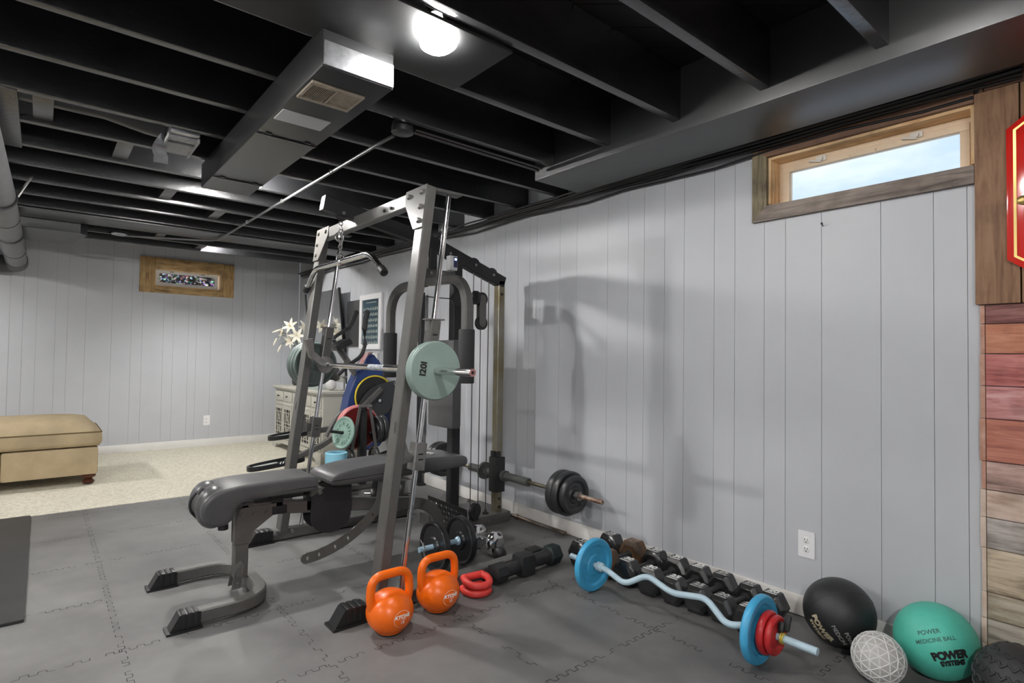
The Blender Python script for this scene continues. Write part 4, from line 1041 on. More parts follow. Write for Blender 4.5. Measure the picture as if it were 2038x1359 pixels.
tag(build('beam_end_cap', b, RUBBER), 'ridged black cap standing behind the hex-ended exercise bar', 'cap')
# loose bar along the baseboard
b = MB(); b.cyl((2.545,2.50,.018),(2.53,3.52,.018),.0135,14); b.lathe((2.5375,3.0,.018),(0,1,0),[(-.05,.0135),(-.05,.018),(-.03,.018),(-.03,.0135)],14)
tag(build('loose_bar', b, M('bar_rust', (.45,.44,.42), .28, metal=.9, col2=(.20,.12,.07), vscale=4)), 'loose steel bar with rusty ends lying along the baseboard', 'bar')

# ------------------------------------------------------------------ balls
def ball(name, label, c, r, mat, seam=True):
    t = thing(name, label, 'ball', (c[0],c[1],0))
    b = MB(); b.sphere(c, r, 56, 32); build('ball_skin', b, mat, t)
    return t
def sphmap(c, r, a, roll, du=0., dv=0.):
    """map flat lettering onto a sphere around direction a, rolled in its tangent plane"""
    c = V(c); a = V(a).normalized(); x = V((0,0,1)).cross(a).normalized(); y = a.cross(x); R2 = Matrix.Rotation(roll, 3, a); x = R2@x; y = R2@y
    def fn(u, v, w):
        p, q = (u+du)/r, (v+dv)/r
        d = a*(cos(p)*cos(q))+x*(sin(p)*cos(q))+y*sin(q); return c+d*(r+.0005+w)
    return fn
CB, RB = (2.448,.892,.128), .128
t = ball('medicine_ball', 'large black medicine ball with pale lettering against the wall', CB, RB, BALLB)
b = MB(); b.torus(CB, (.55,.6,.55), RB-.0006, .0016, 70, 6); build('moulded_seam', b, RUBBER, t)
b = MB(); add_text(b, 'MEDICINE', .021, sphmap(CB,RB,(-.90,-.30,-.30),radians(-62),.012), ext=.0002, bold=.0); build('lettering', b, GREYP, t)
b = MB(); add_text(b, 'POWER', .021, sphmap(CB,RB,(-.68,-.53,-.42),radians(-62)), ext=.0002, bold=.0); build('lettering', b, GREYP, t)
b = MB(); add_text(b, 'POWER', .031, sphmap(CB,RB,(-.93,.27,-.30),radians(-58),.01,.013), ext=.0002, bold=.06); add_text(b, 'SYSTEMS', .021, sphmap(CB,RB,(-.93,.27,-.30),radians(-58),.01,-.014), ext=.0002, bold=.05); build('logo', b, M('gold_print', (.50,.44,.30), .5), t)
CG, RG = (2.480,.586,.127), .127
t = ball('medicine_ball', 'green medicine ball with black lettering next to the plank wall', CG, RG, BALLG)
ga = V((-.907,-.214,.363))
def gmap(du, dv, rl): return sphmap(CG, RG, ga, radians(rl), du, dv)
b = MB(); add_text(b, 'POWER', .020, gmap(-.010,.026,23), ext=.0002, bold=.01); build('lettering', b, FADEINK, t)
b = MB(); add_text(b, 'MEDICINE BALL', .0175, gmap(.0,.0,23), ext=.0002, bold=.01); build('lettering', b, FADEINK, t)
b = MB(); add_text(b, 'POWER', .034, gmap(.024,-.050,23), ext=.0002, bold=.07, spacing=.95); add_text(b, 'SYSTEMS', .0235, gmap(.026,-.076,23), ext=.0002, bold=.07, spacing=.95); build('logo', b, BLACKINK, t)
b = MB(); b.torus(V(CG)+V((-.907,-.214,.363))*.0+V((.25,-.13,-.955)).normalized()*.032, V((.25,-.13,-.955)), RG*.968, .0012, 70, 6); build('moulded_seam', b, BALLG, t)
# pearl ball with raised triangle net
CP, RP = (2.278,.703,.084), .0825
t = ball('textured_ball', 'small pearly white ball with raised triangle pattern in front of the medicine balls', CP, RP, BALLW)
bm = bmesh.new(); bmesh.ops.create_icosphere(bm, subdivisions=1, radius=1)
b = MB(); net = {}
for f in bm.faces:
    A, B, C = [v.co.copy() for v in f.verts]
    P = {(i,j): ((A*i+B*j+C*(3-i-j))/3).normalized() for i in range(4) for j in range(4-i)}
    for (i,j), p in P.items():
        for n2 in ((i+1,j),(i,j+1),(i+1,j-1)):
            if n2 in P:
                q = P[n2]; net[tuple(sorted((tuple(round(c,3) for c in p), tuple(round(c,3) for c in q))))] = (p, q)
Rr = Matrix.Rotation(.5,3,'X') @ Matrix.Rotation(.3,3,'Z')
for p, q in net.values():
    p, q = (Rr @ p).normalized(), (Rr @ q).normalized()
    m_ = (p+q).normalized(); sd = (q-p).cross(m_).normalized(); w = .050; base = .985
    pts6 = []
    for pt in (p, m_, q):
        pts6.append([V(CP)+(pt+sd*w).normalized()*RP*base, V(CP)+pt*RP*1.022, V(CP)+(pt-sd*w).normalized()*RP*base])
    for A, B in zip(pts6, pts6[1:]):
        b.quad(A[0],A[1],B[1],B[0]); b.quad(A[1],A[2],B[2],B[1])
bm.free(); build('raised_net', b, BALLWR, t)
CT, RT = (2.375,.345,.118), .115
t = ball('tread_ball', 'dark ball with tyre-like tread at the lower right corner', CT, RT, TYRE)
b = MB()
for row, la in enumerate((-50,-32,-14,4,22,40,58)):
    n = max(8, int(26*cos(radians(la))))
    for i in range(n):
        lo_ = 2*pi*(i+.5*(row % 2))/n
        d = V((cos(radians(la))*cos(lo_), cos(radians(la))*sin(lo_), sin(radians(la))))
        tx = V((-sin(lo_), cos(lo_), 0)); ty = d.cross(tx)
        for s in (1,-1):
            dirv = (tx*.62+ty*s*.78).normalized(); q = d.cross(dirv); c = V(CT)+d*RT+tx*(.006*s)
            L_, w = .0115, .004
            lo4 = [c-dirv*L_-q*w, c+dirv*L_-q*w, c+dirv*L_+q*w, c-dirv*L_+q*w]
            hi4 = [p+d*.0032 for p in [c-dirv*L_*.85-q*w*.6, c+dirv*L_*.85-q*w*.6, c+dirv*L_*.85+q*w*.6, c-dirv*L_*.85+q*w*.6]]
            b.addmesh(lo4+hi4, [(4,5,6,7),(0,1,5,4),(1,2,6,5),(2,3,7,6),(3,0,4,7)])
build('tread_blocks', b, TYRE, t)

# ------------------------------------------------------------------ wall fittings
def outlet(label, fn):
    """fn(u, v, d): plate coordinates -> world, d outward"""
    o0 = fn(0,0,0); t = thing('wall_outlet', label, 'outlet', o0)
    def bx(b, u0, u1, v0, v1, d0, d1):
        P = [fn(u,v,d) for d in (d0,d1) for u, v in ((u0,v0),(u1,v0),(u1,v1),(u0,v1))]
        b.addmesh(P, [(0,1,2,3),(4,5,6,7),(0,1,5,4),(1,2,6,5),(2,3,7,6),(3,0,4,7)]); return b
    b = bx(MB(), -.035,.035,-.0575,.0575,.0005,.006); bmesh.ops.bevel(b.bm, geom=list(b.bm.edges), offset=.002, segments=2, affect='EDGES'); build('cover_plate', b, WHITE, t)
    for v in (-.0195,.0195):
        b = MB(); P0 = [fn(u,v+w,.0075) for u, w in circ(0,0,.0145,20)]; P1 = [fn(u,v+w,.006) for u, w in circ(0,0,.0165,20)]
        n = 20; b.addmesh(P0+P1, [tuple(range(n))]+[(i,(i+1) % n,n+(i+1) % n,n+i) for i in range(n)]); f = build('socket_face', b, WHITEP, t)
        b = MB()
        for u, w, hw, hh in ((-.0058,.003,.0012,.004),(.0058,.003,.0012,.0035),(0,-.0075,.0022,.0022)): bx(b, u-hw,u+hw,v+w-hh,v+w+hh,.0074,.0079)
        build('slots', b, PLASTIC, f)
    return t
outlet('white wall outlet low on the right wall above the dumbbell row', lambda u, v, d: V((XW-d, 1.077-u, .313+v)))
outlet('white wall outlet low on the far wall', lambda u, v, d: V((1.54+u, YF-d, .306+v)))
b = MB(); b.cyl((XW,1.01,1.705),(XW-.025,1.005,1.711),.0022,8); b.lathe((XW-.025,1.005,1.711),(-1,0,.2),[(0,.005),(.002,.005)],10); tag(build('nail', b, FRAMED), 'bare nail sticking out of the wall below the window', 'nail')
# red plaque with gold border on the boards
XP = XW-.035
def octa(k): return [(.393-k,1.475+k*.4),(.393-k,1.928-k*.4),(.285-k*.5,2.012-k),(-.155+k*.5,2.012-k),(-.263+k,1.928-k*.4),(-.263+k,1.475+k*.4),(-.155+k*.5,1.390+k),(.285-k*.5,1.390+k)]
t = thing('wall_plaque', 'glossy red eight-sided plaque with gold border on the barn boards', 'plaque', (XP,.065,1.39))
b = MB(); o0, o1 = octa(0), octa(.008)
b.addmesh([(XP-.001,y,z) for y, z in o0]+[(XP-.018,y,z) for y, z in o0]+[(XP-.024,y,z) for y, z in o1], [tuple(range(8))]+[(i,(i+1) % 8,8+(i+1) % 8,8+i) for i in range(8)]+[(8+i,8+(i+1) % 8,16+(i+1) % 8,16+i) for i in range(8)]+[tuple(range(16,24))])
build('board', b, M('plaque_red', (.62,.018,.012), .16, coat=.6, spec=.6), t)
b = MB(); o0, o1 = octa(.019), octa(.027)
b.addmesh([(XP-.0255,y,z) for y, z in o0]+[(XP-.0255,y,z) for y, z in o1], [(i,(i+1) % 8,8+(i+1) % 8,8+i) for i in range(8)]); GOLD = M('gold_leaf', (.62,.44,.16), .32, metal=.75); build('border', b, GOLD, t)
b = MB(); b.lathe((XP-.024,.350,1.672),(-1,0,0),[(0,.016),(.006,.016),(.012,.009),(.013,.003)],18); b.box((XP-.026,.300,1.672),(.004,.09,.008),.001); b.box((XP-.026,.325,1.715),(.004,.008,.07),.001); build('emblem', b, GOLD, t)

# ------------------------------------------------------------------ far side of the room
# dark rubber mat at the left
b = MB(); b.bb((-1.1,3.07,.0005),(-.022,4.965,.014),.004)
RIB = M('ribbed_mat', (.030,.030,.031), .5, var=.2, vscale=5)
tag(build('exercise_mat', b, RIB), 'black rubber exercise mat at the left edge of the floor', 'mat')
# ottoman
t = thing('ottoman', 'tan upholstered ottoman with turned wooden feet on the carpet', 'ottoman', (-.235,6.2,.004))
b = MB(); b.bb((-.86,5.86,.085),(-.2155,6.52,.315),.02); b.bb((-.2145,5.86,.085),(.395,6.52,.315),.02); ob = build('base', b, TAN, t)
b = MB()
n = 14
def cush(u, v):
    x = -.88+1.29*u; y = 5.84+.70*v
    e = (1-abs(2*u-1)**7)*(1-abs(2*v-1)**3.2)
    return V((x, y, .440+.125*e**.5))
g = [[b.bm.verts.new(cush(i/n, j/n)) for j in range(n+1)] for i in range(n+1)]
for i in range(n):
    for j in range(n): b._f([g[i][j], g[i+1][j], g[i+1][j+1], g[i][j+1]], True)
bd = [g[i][0] for i in range(n+1)]+[g[n][j] for j in range(1,n+1)]+[g[i][n] for i in range(n-1,-1,-1)]+[g[0][j] for j in range(n-1,0,-1)]
prev = bd
for z, k in ((.415,-.006),(.36,-.006),(.325,.012)):
    cx_, cy_ = -.235, 6.19
    cur = [b.bm.verts.new((v.co.x+(k if v.co.x < cx_ else -k)*(1 if abs(v.co.x-cx_) > .1 else 0), v.co.y+(k if v.co.y < cy_ else -k)*(1 if abs(v.co.y-cy_) > .1 else 0), z)) for v in bd]
    for i in range(len(bd)): b._f([prev[i], prev[(i+1) % len(bd)], cur[(i+1) % len(bd)], cur[i]], True)
    prev = cur
b._f(prev)
cu = build('cushion', b, TAN, t, autosmooth=False)
b = MB(); b.tube([(-.88,5.838,.440),(.41,5.838,.440)], .005, 8); b.tube([(.412,5.84,.440),(.412,6.54,.440)], .005, 8); build('piping', b, M('piping_brown', (.12,.08,.03), .8), cu)
for x in (-.80,.335):
    for y in (5.905,6.46):
        b = MB(); b.lathe((x,y,.004),(0,0,1),[(0,.024),(.006,.036),(.022,.044),(.036,.036),(.042,.026),(.050,.030),(.062,.050),(.074,.052),(.082,.044)],24); build('foot', b, WOODD, t)

# dresser with fretwork doors, front facing -x
X0, X1, Y0, Y1, ZT = 2.19, 2.575, 5.56, 7.06, .735
t = thing('dresser', 'cream distressed dresser with fretwork doors against the right wall', 'dresser', (2.38,6.31,.004))
b = MB(); b.bb((X0,Y0,.12),(X1,Y1,ZT-.03),.002); b.mi = 0; body = build('carcass', b, CREAMD, t)
b = MB(); b.bb((X0-.028,Y0-.03,ZT-.028),(X1+.005,Y1+.03,ZT),.006); b.bb((X0-.012,Y0-.014,ZT-.045),(X1,Y1+.014,ZT-.028),.004); build('top', b, CREAMD, t)
b = MB(); poly = [(Y0-.02,.004),(Y0+.10,.004),(Y0+.15,.05),(Y0+.30,.075),(Y1-.30,.075),(Y1-.15,.05),(Y1-.10,.004),(Y1+.02,.004),(Y1+.02,.12),(Y0-.02,.12)]
b.prism(poly, X0-.022, X0-.002, 'yz'); b.bb((X0-.002,Y0-.02,.004),(X1,Y0-.001,.12)); build('plinth', b, CREAMD, t)
ncol = 5; cw = (Y1-Y0-.05)/ncol
for i in range(ncol):
    ya = Y0+.025+cw*i; yb = ya+cw
    b = MB(); b.bb((X0-.006,ya+.018,.560),(X0-.001,yb-.018,.675),.001); b.mi = 1; b.bb((X0-.0005,ya+.014,.556),(X0-.0002,yb-.014,.679)); dr = build('drawer', b, [CREAMD, CREAMK], t)
    b = MB(); b.lathe((X0-.006,(ya+yb)/2,.618),(-1,0,0),[(0,.005),(.010,.004),(.014,.010),(.020,.011),(.025,.006)],14); build('knob', b, PLASTIC, dr)
    b = MB(); b.bb((X0-.005,ya+.018,.515),(X0-.001,yb-.018,.540),.001); build('rail', b, CREAMD, t)
    # door: dark opening behind a fretwork of bars
    b = MB(); fw = .032; a, c = ya+.012, yb-.012
    b.bb((X0-.012,a,.135),(X0-.004,a+fw,.50)); b.bb((X0-.012,c-fw,.135),(X0-.004,c,.50)); b.bb((X0-.012,a+fw,.47),(X0-.004,c-fw,.50)); b.bb((X0-.012,a+fw,.135),(X0-.004,c-fw,.165))
    ia, ic = a+fw, c-fw; w = .008
    for q in (.28,.72): yy = ia+(ic-ia)*q; b.bb((X0-.010,yy-w/2,.165),(X0-.005,yy+w/2,.47))
    for z in (.43,.31,.27,.20): b.bb((X0-.010,ia,z-w/2),(X0-.005,ic,z+w/2))
    for za, zb in ((.315,.425),(.205,.265)):
        for s in (0,1):
            p = V((X0-.0075,ia+(ic-ia)*.28,za if s else zb)); q = V((X0-.0075,ia+(ic-ia)*.72,zb if s else za)); dv = (q-p)
            b.box((p+q)/2,(.005,dv.length,.007),0,Matrix.Rotation(math.atan2(dv.z,dv.y),3,'X'))
    d = build('door', b, CREAMD, t)
    b = MB(); b.bb((X0-.003,ia,.165),(X0-.001,ic,.47)); build('dark_backing', b, CREAMK, d)
# things on the dresser
b = MB(); b.bb((2.24,5.86,ZT+.001),(2.40,6.22,ZT+.022),.003); tag(build('tray', b, M('tray_sage', (.36,.42,.39), .3)), 'pale green tray on the dresser top', 'tray')
b = MB(); b.sphere((2.33,5.72,ZT+.056),.055,24,16)
for k in range(7): b.torus((2.33,5.72,ZT+.056),(cos(k*.45),sin(k*.45),.3),.0545,.0018,30,6)
tag(build('ornament_ball', b, M('ornament_white', (.72,.71,.70), .6)), 'white woven decorative ball on the dresser', 'ornament')
t = thing('candle_holder', 'clear glass candle holder with dark stem on the near dresser end', 'candle holder', (2.43,5.62,ZT))
b = MB(); b.lathe((2.43,5.62,ZT+.001),(0,0,1),[(0,.035),(.006,.035),(.012,.008),(.13,.008),(.14,.03),(.15,.03)],18); build('stem', b, STEEL, t)
t = thing('lily_vase', 'white lilies in a dark vase on the far dresser end', 'flowers', (2.37,6.82,ZT))
b = MB(); b.lathe((2.37,6.82,ZT+.001),(0,0,1),[(0,.05),(.02,.065),(.12,.075),(.22,.05),(.27,.035),(.30,.045)],26); build('vase', b, M('vase_dark', (.05,.05,.05), .3), t)
PET = M('lily_petal', (.76,.73,.62), .6, var=.06); STEM = M('lily_stem', (.06,.09,.04), .6)
def petal(b, o, d, upv, L, w):
    d = V(d).normalized(); sd = d.cross(V(upv)).normalized(); n = sd.cross(d); rows = []
    for i in range(7):
        f = i/6; p = V(o)+d*(L*f)+n*(-.25*L*f*f); ww = w*sin(pi*min(.98, f*.92+.08))**.8
        rows.append([b.bm.verts.new(p-sd*ww+n*ww*.3), b.bm.verts.new(p), b.bm.verts.new(p+sd*ww+n*ww*.3)])
    for A, B in zip(rows, rows[1:]):
        b._f([A[0],A[1],B[1],B[0]], True); b._f([A[1],A[2],B[2],B[1]], True)
for (x, y, z, dx, dy, dz) in ((2.26,6.78,1.43,-.6,-.5,.35),(2.24,6.96,1.36,-.8,.1,.2),(2.31,6.70,1.32,-.5,-.8,.1),(2.30,6.88,1.27,-.7,-.2,-.2),(2.43,6.80,1.42,.1,-.8,.4)):
    f = V((dx,dy,dz)).normalized(); sx = f.orthogonal().normalized(); sy = f.cross(sx)
    b = MB()
    for k in range(6):
        a = k*pi/3+.3; petal(b, (x,y,z), f*.55+(sx*cos(a)+sy*sin(a))*.85, f, .105, .020)
    bl = build('blossom', b, PET, t)
    b = MB()
    for k in range(4): b.cyl(V((x,y,z)), V((x,y,z))+f*.06+(sx*cos(k*1.6)+sy*sin(k*1.6))*.018, .0015, 6)
    build('stamens', b, GOLD, bl)
    b = MB(); b.tube(bez((2.37,6.82,ZT+.2),(2.36,6.82,z-.08),(x,y,z),7), .004, 6); build('stem', b, STEM, t)
for (x, y, z, dx, dy, dz) in ((2.18,7.02,1.30,-.35,.3,-1),(2.22,6.98,1.22,-.4,.15,-1),(2.20,6.95,1.40,-.9,.5,-.4)):
    d = V((dx,dy,dz)).normalized(); b = MB(); b.lathe((x,y,z),d,[(0,.004),(.02,.011),(.06,.013),(.095,.007),(.105,.001)],10); build('bud', b, PET, t)
    b = MB(); b.tube(bez((2.37,6.82,ZT+.25),(2.33,6.86,z+.14),(x,y,z),7), .003, 6); build('stem', b, STEM, t)
# mirror leaning forward on its wall, dark board and poster
t = thing('wall_mirror', 'tall mirror with thin black edge above the dresser', 'mirror', (2.56,6.45,1.0))
def tilt(u, z, d): return V((2.588-.105*(z-1.0)-d, u, z))
def tb(b, u0, u1, z0, z1, d0, d1):
    P = [tilt(u,z,d) for d in (d0,d1) for u, z in ((u0,z0),(u1,z0),(u1,z1),(u0,z1))]
    b.addmesh(P, [(0,1,2,3),(4,5,6,7),(0,1,5,4),(1,2,6,5),(2,3,7,6),(3,0,4,7)]); return b
b = tb(MB(), 5.955,6.95,.80,1.835,.0,.012); build('mirror_glass', b, M('mirror_glass', (.62,.63,.63), .06, metal=1.), t)
b = tb(MB(), 5.935,5.955,.79,1.845,-.002,.02); build('side_frame', b, PLASTIC, t)
b = tb(MB(),6.95,6.97,.79,1.845,-.002,.02); build('side_frame', b, PLASTIC, t)
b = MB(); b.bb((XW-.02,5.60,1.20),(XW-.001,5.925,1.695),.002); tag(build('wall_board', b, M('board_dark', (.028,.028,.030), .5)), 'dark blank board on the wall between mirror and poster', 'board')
t = thing('framed_poster', 'white-framed poster with rows of small figures on the right wall', 'poster', (XW-.01,5.36,1.165))
b = MB(); y0, y1, z0, z1 = 5.115, 5.605, 1.168, 1.735; frame_yz(b, XW-.026, XW-.001, y0, y1, z0, z1, .055, .003); build('poster_frame', b, WHITE, t)
b = MB(); b.bb((XW-.012,y0+.055,z0+.055),(XW-.006,y1-.055,z1-.055)); sh = build('print', b, M('poster_navy', (.015,.035,.05), .3, col2=(.03,.09,.13), vscale=2), t)
b = MB()
for i in range(11): b.bb((XW-.0128,5.25+.021*i,1.645),(XW-.0122,5.25+.021*i+random.uniform(.008,.017),1.655))
for r in range(7):
    zz = 1.585-.058*r
    for c in range(9):
        yy = y1-.075-.038*c; h = random.uniform(.022,.038)
        b.box((XW-.0125,yy,zz),(.0006,.009,h),0,Matrix.Rotation(random.uniform(-.5,.5),3,'X')); b.box((XW-.0125,yy-.010,zz-.004),(.0006,.007,h*.8),0,Matrix.Rotation(random.uniform(-.7,.7),3,'X'))
build('printed_figures', b, M('poster_print', (.55,.60,.55), .5, col2=(.35,.42,.30), vscale=25), sh)
b = MB(); b.bb((XW-.018,5.19,.80),(XW-.0005,5.44,1.13),.002); tag(build('wall_card', b, M('card_white', (.70,.69,.68), .6)), 'white sheet on the wall below the poster', 'card')

# elliptical trainer
YE = 4.98
t = thing('elliptical_trainer', 'dark blue elliptical trainer standing behind the weight machine', 'elliptical', (1.95,YE,0.))
b = MB(); b.rtube([(1.42,YE,.075),(2.45,YE,.075)], .06, .06); b.rtube([(1.45,YE-.26,.04),(1.45,YE+.26,.04)], .06, .05); b.rtube([(2.44,YE-.24,.04),(2.44,YE+.24,.04)], .06, .05); build('base_frame', b, FRAME, t)
hp = smoothpoly([(2.10,.28),(2.40,.20),(2.58,.30),(2.585,.62),(2.56,.85),(2.50,1.00),(2.42,1.125),(2.36,1.12),(2.30,1.00),(2.20,.86),(2.15,.60)],2)
b = MB(); b.prism(hp, YE-.075, YE+.075, 'xz'); bmesh.ops.bevel(b.bm, geom=[e for e in b.bm.edges if abs(e.verts[0].co.y-e.verts[1].co.y) < 1e-5], offset=.018, segments=2, affect='EDGES'); hs = build('housing', b, NAVY, t)
b = MB(); b.prism([(2.305,1.02),(2.365,1.13),(2.41,1.14),(2.35,1.02)], YE-.05, YE+.05, 'xz'); build('red_cap', b, M('cap_red', (.35,.04,.04), .3, col2=(.5,.45,.45), vscale=20), hs)
b = MB(); b.lathe((2.41,YE-.078,.725),(0,-1,0),[(0,.195),(.012,.192),(.02,.17),(.022,.02)],40); b.mi = 0; build('crank_disc', b, PLASTIC, t)
b = MB(); b.torus((2.41,YE-.098,.725),(0,1,0),.190,.0085,48,8); build('yellow_ring', b, YELL, t)
b = MB(); b.prism(smoothpoly([(2.20,.58),(2.50,.53),(2.56,.62),(2.66,.84),(2.64,.88),(2.52,.86),(2.36,.82),(2.26,.70)],2), YE-.150, YE-.125, 'xz'); b.lathe((2.44,YE-.15,.69),(0,-1,0),[(0,.02),(.012,.02)],14); build('crank_arm', b, M('crank_grey', (.04,.042,.045), .35), t)
b = MB(); b.torus((2.60,YE-.15,.845),(0,1,0),.016,.006,18,8); b.lathe((2.43,YE-.163,.69),(0,-1,0),[(0,.016),(.006,.014)],12); build('axle_ring', b, CHROME, t)
for s, pz, pz2, px, xx in ((-1,.20,.27,1.53,1.76),(1,.375,.40,1.80,1.93)):
    y = YE+s*.19
    b = MB(); b.rtube(fillet([(px+.05,y,pz+.015),(1.93 if s < 0 else px+.42,y,.345 if s < 0 else pz+.05),(2.45,YE+s*.155,.80 if s < 0 else .62)], .1), .035, .05); build('pedal_arm', b, FRAME, t)
    # open tray pedal
    b = MB(); ol = smoothpoly([(px-.25,y-.045),(px-.17,y-.085),(px+.10,y-.092),(px+.20,y-.07),(px+.20,y+.07),(px+.10,y+.092),(px-.17,y+.085),(px-.25,y+.045)],3)
    ins = [(px-.02+(u-px+.02)*.93, y+(v-y)*.88) for u, v in ol]; n = len(ol); sl = lambda u: .10*(u-px)
    P = [(u,v,pz+.0+sl(u)) for u, v in ol]+[(u,v,pz+.036+sl(u)) for u, v in ol]+[(u,v,pz+.036+sl(u)) for u, v in ins]+[(u,v,pz+.014+sl(u)) for u, v in ins]
    b.addmesh(P, [tuple(range(n))]+[(k*n+i,k*n+(i+1) % n,(k+1)*n+(i+1) % n,(k+1)*n+i) for k in range(3) for i in range(n)]+[tuple(range(3*n,4*n))]); pd = build('pedal', b, PLASTIC, t)
    b = MB(); b.box((px-.10,y,pz+.017+sl(px-.10)),(.18,.11,.004),.001,Matrix.Rotation(-.10,3,'Y')); build('foot_pad', b, M('pad_grey', (.42,.45,.45), .5), pd)
    if s < 0:
        b = MB()
        for k in range(7): b.box((px-.02+.022*k,y-.0935,pz+.034+sl(px-.02+.022*k)),(.008,.003,.018),0,Matrix.Rotation(.5,3,'Y'))
        build('pedal_print', b, WHITEP, pd)
b = MB(); b.tube(fillet([(2.30,YE,.85),(2.22,YE,1.0),(2.09,YE,1.17)], .05), .028, 14); build('console_mast', b, FRAME, t)
b = MB(); b.box((2.09,YE-.04,1.20),(.16,.20,.055),.015,Matrix.Rotation(-.45,3,'Y')); build('console', b, PLASTIC, t)
for s in (-1, 1):
    y = YE+s*.17
    b = MB(); b.tube(fillet([(2.02,y,.93),(2.12,y,1.02),(2.24,y,1.10),(2.27,y,1.20)] if s < 0 else [(2.30,y,.95),(2.16,y,1.18),(2.10,y,1.26),(2.26,y,1.37)], .06), .017, 14); hl = build('handle', b, FRAMED, t)
    b = MB(); b.tube([(2.27,y,1.20),(2.262,y,1.35),(2.272,y,1.44),(2.285,y,1.50)] if s < 0 else [(2.25,y,1.36),(2.29,y,1.42),(2.33,y,1.52)], .024, 16); b.sphere((2.285,y,1.50) if s < 0 else (2.33,y,1.52), .026, 14, 10); build('handle_grip', b, FOAM, hl)
b = MB(); b.tube(fillet([(2.16,YE-.14,.63),(2.05,YE-.16,.59),(1.95,YE-.19,.47),(1.92,YE-.19,.40)], .05), .017, 12); build('link_arm', b, FRAME, t)

# weight tree with hung plates
TX, TY = 2.07, 4.40
t = thing('weight_tree', 'black A-shaped weight tree holding plates behind the bench', 'weight tree', (TX,TY,0))
b = MB(); b.rtube([(TX,TY,.05),(TX,TY,.66)], .06, .06, (1,0,0)); b.lathe((TX,TY,.655),(0,0,1),[(0,.034),(.02,.034),(.028,.028)],18); build('post', b, FRAMED, t)
for s in (-1, 1):
    b = MB(); b.prism([(TX+s*.03,.69),(TX+s*.055,.69),(TX+s*.17,.05),(TX+s*.145,.05)], TY-.045, TY-.038); build('side_strap', b, FRAME, t)
    b = MB(); b.rtube([(TX+s*.19,TY-.20,.025),(TX+s*.19,TY+.20,.025)], .045, .045); build('foot', b, FRAME, t)
    for z, L in ((.475,.22),(.27,.20)):
        b = MB(); b.cyl((TX+s*.06,TY,z-.02),(TX+s*(.06+L),TY,z+.025),.0125,14); build('peg', b, PLASTIC, t)
b = MB(); b.box((TX,TY-.045,.69),(.12,.012,.022),.004); build('top_bracket', b, STEEL, t)
b = MB(); b.rtube([(TX-.19,TY,.025),(TX+.19,TY,.025)], .05, .045); build('foot_rail', b, FRAME, t)
pm = plate('weight_plate', 'mint green plate with raised lettering on the left weight tree peg', (TX-.165,TY,.477), V((-1,-.25,.20)), .133, .026, MINT2, rim=.016, hub=.035, group='plates on the weight tree')
b = MB(); a_ = V((-1,-.25,.20)).normalized(); cpl = V((TX-.165,TY,.477)); xx = a_.cross(V((0,0,1))).normalized(); yy = a_.cross(xx)
for k in range(18):
    an = 2*pi*k/18
    if k % 9 in (4,): continue
    d = xx*cos(an)+yy*sin(an); tg = a_.cross(d); c = cpl+d*.080+a_*.0095
    R3 = Matrix((tg,d,a_)).transposed(); b.box(c,(.013,.024,.006),.001,R3)
build('raised_letters', b, MINT2, pm)
plate('weight_plate', 'black plate on the upper right weight tree peg', (TX+.13,TY,.485), (1,0,0), .115, .035, PLATEB, rim=.025, hub=.04, group='plates on the weight tree')
plate('weight_plate', 'second black plate outside the other on the upper right peg', (TX+.17,TY,.49), (1,0,0), .115, .035, PLATEB, rim=.025, hub=.04, group='plates on the weight tree')
plate('weight_plate', 'small black plate on the lower left weight tree peg', (TX-.11,TY,.265), (-1,0,0), .088, .03, PLATEB, rim=.02, hub=.03, group='plates on the weight tree')
plate('weight_plate', 'small black plate on the lower right weight tree peg', (TX+.11,TY,.265), (1,0,0), .088, .03, PLATEB, rim=.02, hub=.03, group='plates on the weight tree')
REDD = M('red_rubber', (.11,.007,.007), .45, var=.2); PINK = M('pale_red_rim', (.62,.22,.22), .4)
for k, (dy, lb) in enumerate(((.075,'large red disc with pale rim standing behind the weight tree post'),(.115,'rear red disc with pale rim, farther from the tree post'))):
    c = V((TX+.01,TY+dy+.02,.500)); t2 = thing('red_weight_disc', lb, 'weight plate', c-V((0,0,.19)), 'red discs behind the weight tree')
    b = MB(); b.lathe(c,(0,-1,0),[(-.016,.016),(-.016,.17),(.016,.17),(.016,.05),(.018,.016)],56); build('disc', b, REDD, t2)
    b = MB(); b.torus(c,(0,1,0),.175,.0125,56,10); build('rim', b, PINK, t2)
b = MB(); b.cyl((TX+.01,TY+.01,.500),(TX+.01,TY+.19,.500),.0145,12); build('peg', b, PLASTIC, t)
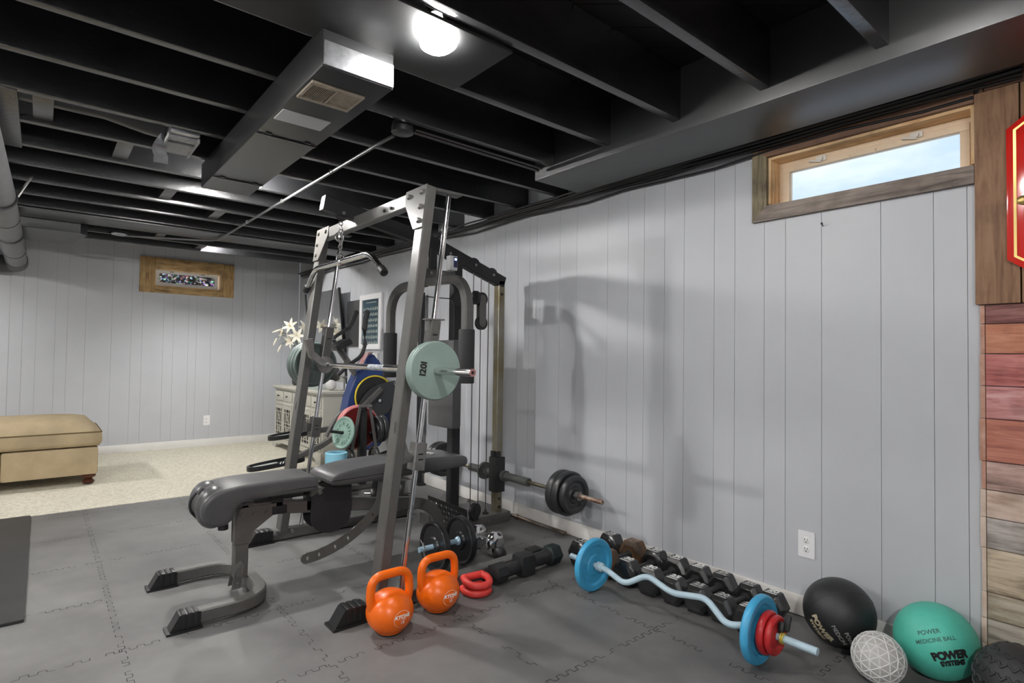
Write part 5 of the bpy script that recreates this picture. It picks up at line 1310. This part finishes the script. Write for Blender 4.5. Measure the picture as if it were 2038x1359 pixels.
# foam roller standing on end
t = thing('foam_roller', 'pale blue foam roller standing on end behind the bench', 'foam roller', (1.775,4.22,0))
b = MB(); b.lathe((1.775,4.22,.004),(0,0,1),[(0,.078),(.004,.084),(.351,.084),(.356,.078),(.356,.045)],36); RB2 = M('roller_blue', (.23,.52,.66), .6, bump=.2, bscale=200); build('roll', b, RB2, t)
b = MB()
for k in range(46):
    a0, a1 = k*.32, (k+1)*.32; r0, r1 = .012+.00105*a0*3.6, .012+.00105*a1*3.6
    b.quad((1.775+r0*cos(a0),4.22+r0*sin(a0),.3615),(1.775+r1*cos(a1),4.22+r1*sin(a1),.3615),(1.775+(r1+.004)*cos(a1),4.22+(r1+.004)*sin(a1),.3615),(1.775+(r0+.004)*cos(a0),4.22+(r0+.004)*sin(a0),.3615))
b.lathe((1.775,4.22,.345),(0,0,1),[(0,.066),(.015,.066)],24); build('rolled_end', b, M('roller_blue_dark', (.05,.28,.45), .6), t)
# slim black post standing by the wall
b = MB(); b.rtube([(2.535,4.265,.014),(2.535,4.265,1.66)], .045, .045, (1,0,0)); b.bb((2.505,4.21,0.0),(2.575,4.32,.014),.003)
tag(build('black_post', b, FRAMED), 'slim black post standing upright by the right wall behind the machine', 'post')

# ------------------------------------------------------------------ light
w = bpy.data.worlds.new('world'); SC.world = w; w.use_nodes = True
nt = w.node_tree; N, L = nt.nodes, nt.links; bg = N['Background']
tc = N.new('ShaderNodeTexCoord'); n = N.new('ShaderNodeTexNoise'); n.inputs['Scale'].default_value = 2.2; n.inputs['Detail'].default_value = 8; n.inputs['Roughness'].default_value = .6
mp = N.new('ShaderNodeMapping'); mp.inputs['Scale'].default_value = (1,1,3.); L.new(tc.outputs['Generated'], mp.inputs['Vector']); L.new(mp.outputs['Vector'], n.inputs['Vector'])
r = ramp(N, [(.38, (.46,.60,.80)), (.60, (.86,.89,.94))]); L.new(n.outputs['Fac'], r.inputs['Fac']); L.new(r.outputs['Color'], bg.inputs['Color'])
bg.inputs['Strength'].default_value = .92
SC.view_settings.view_transform = 'Standard'; SC.view_settings.look = 'None'; SC.view_settings.gamma = 1.0; SC.view_settings.use_curve_mapping = False
SC.view_settings.exposure = 0.68
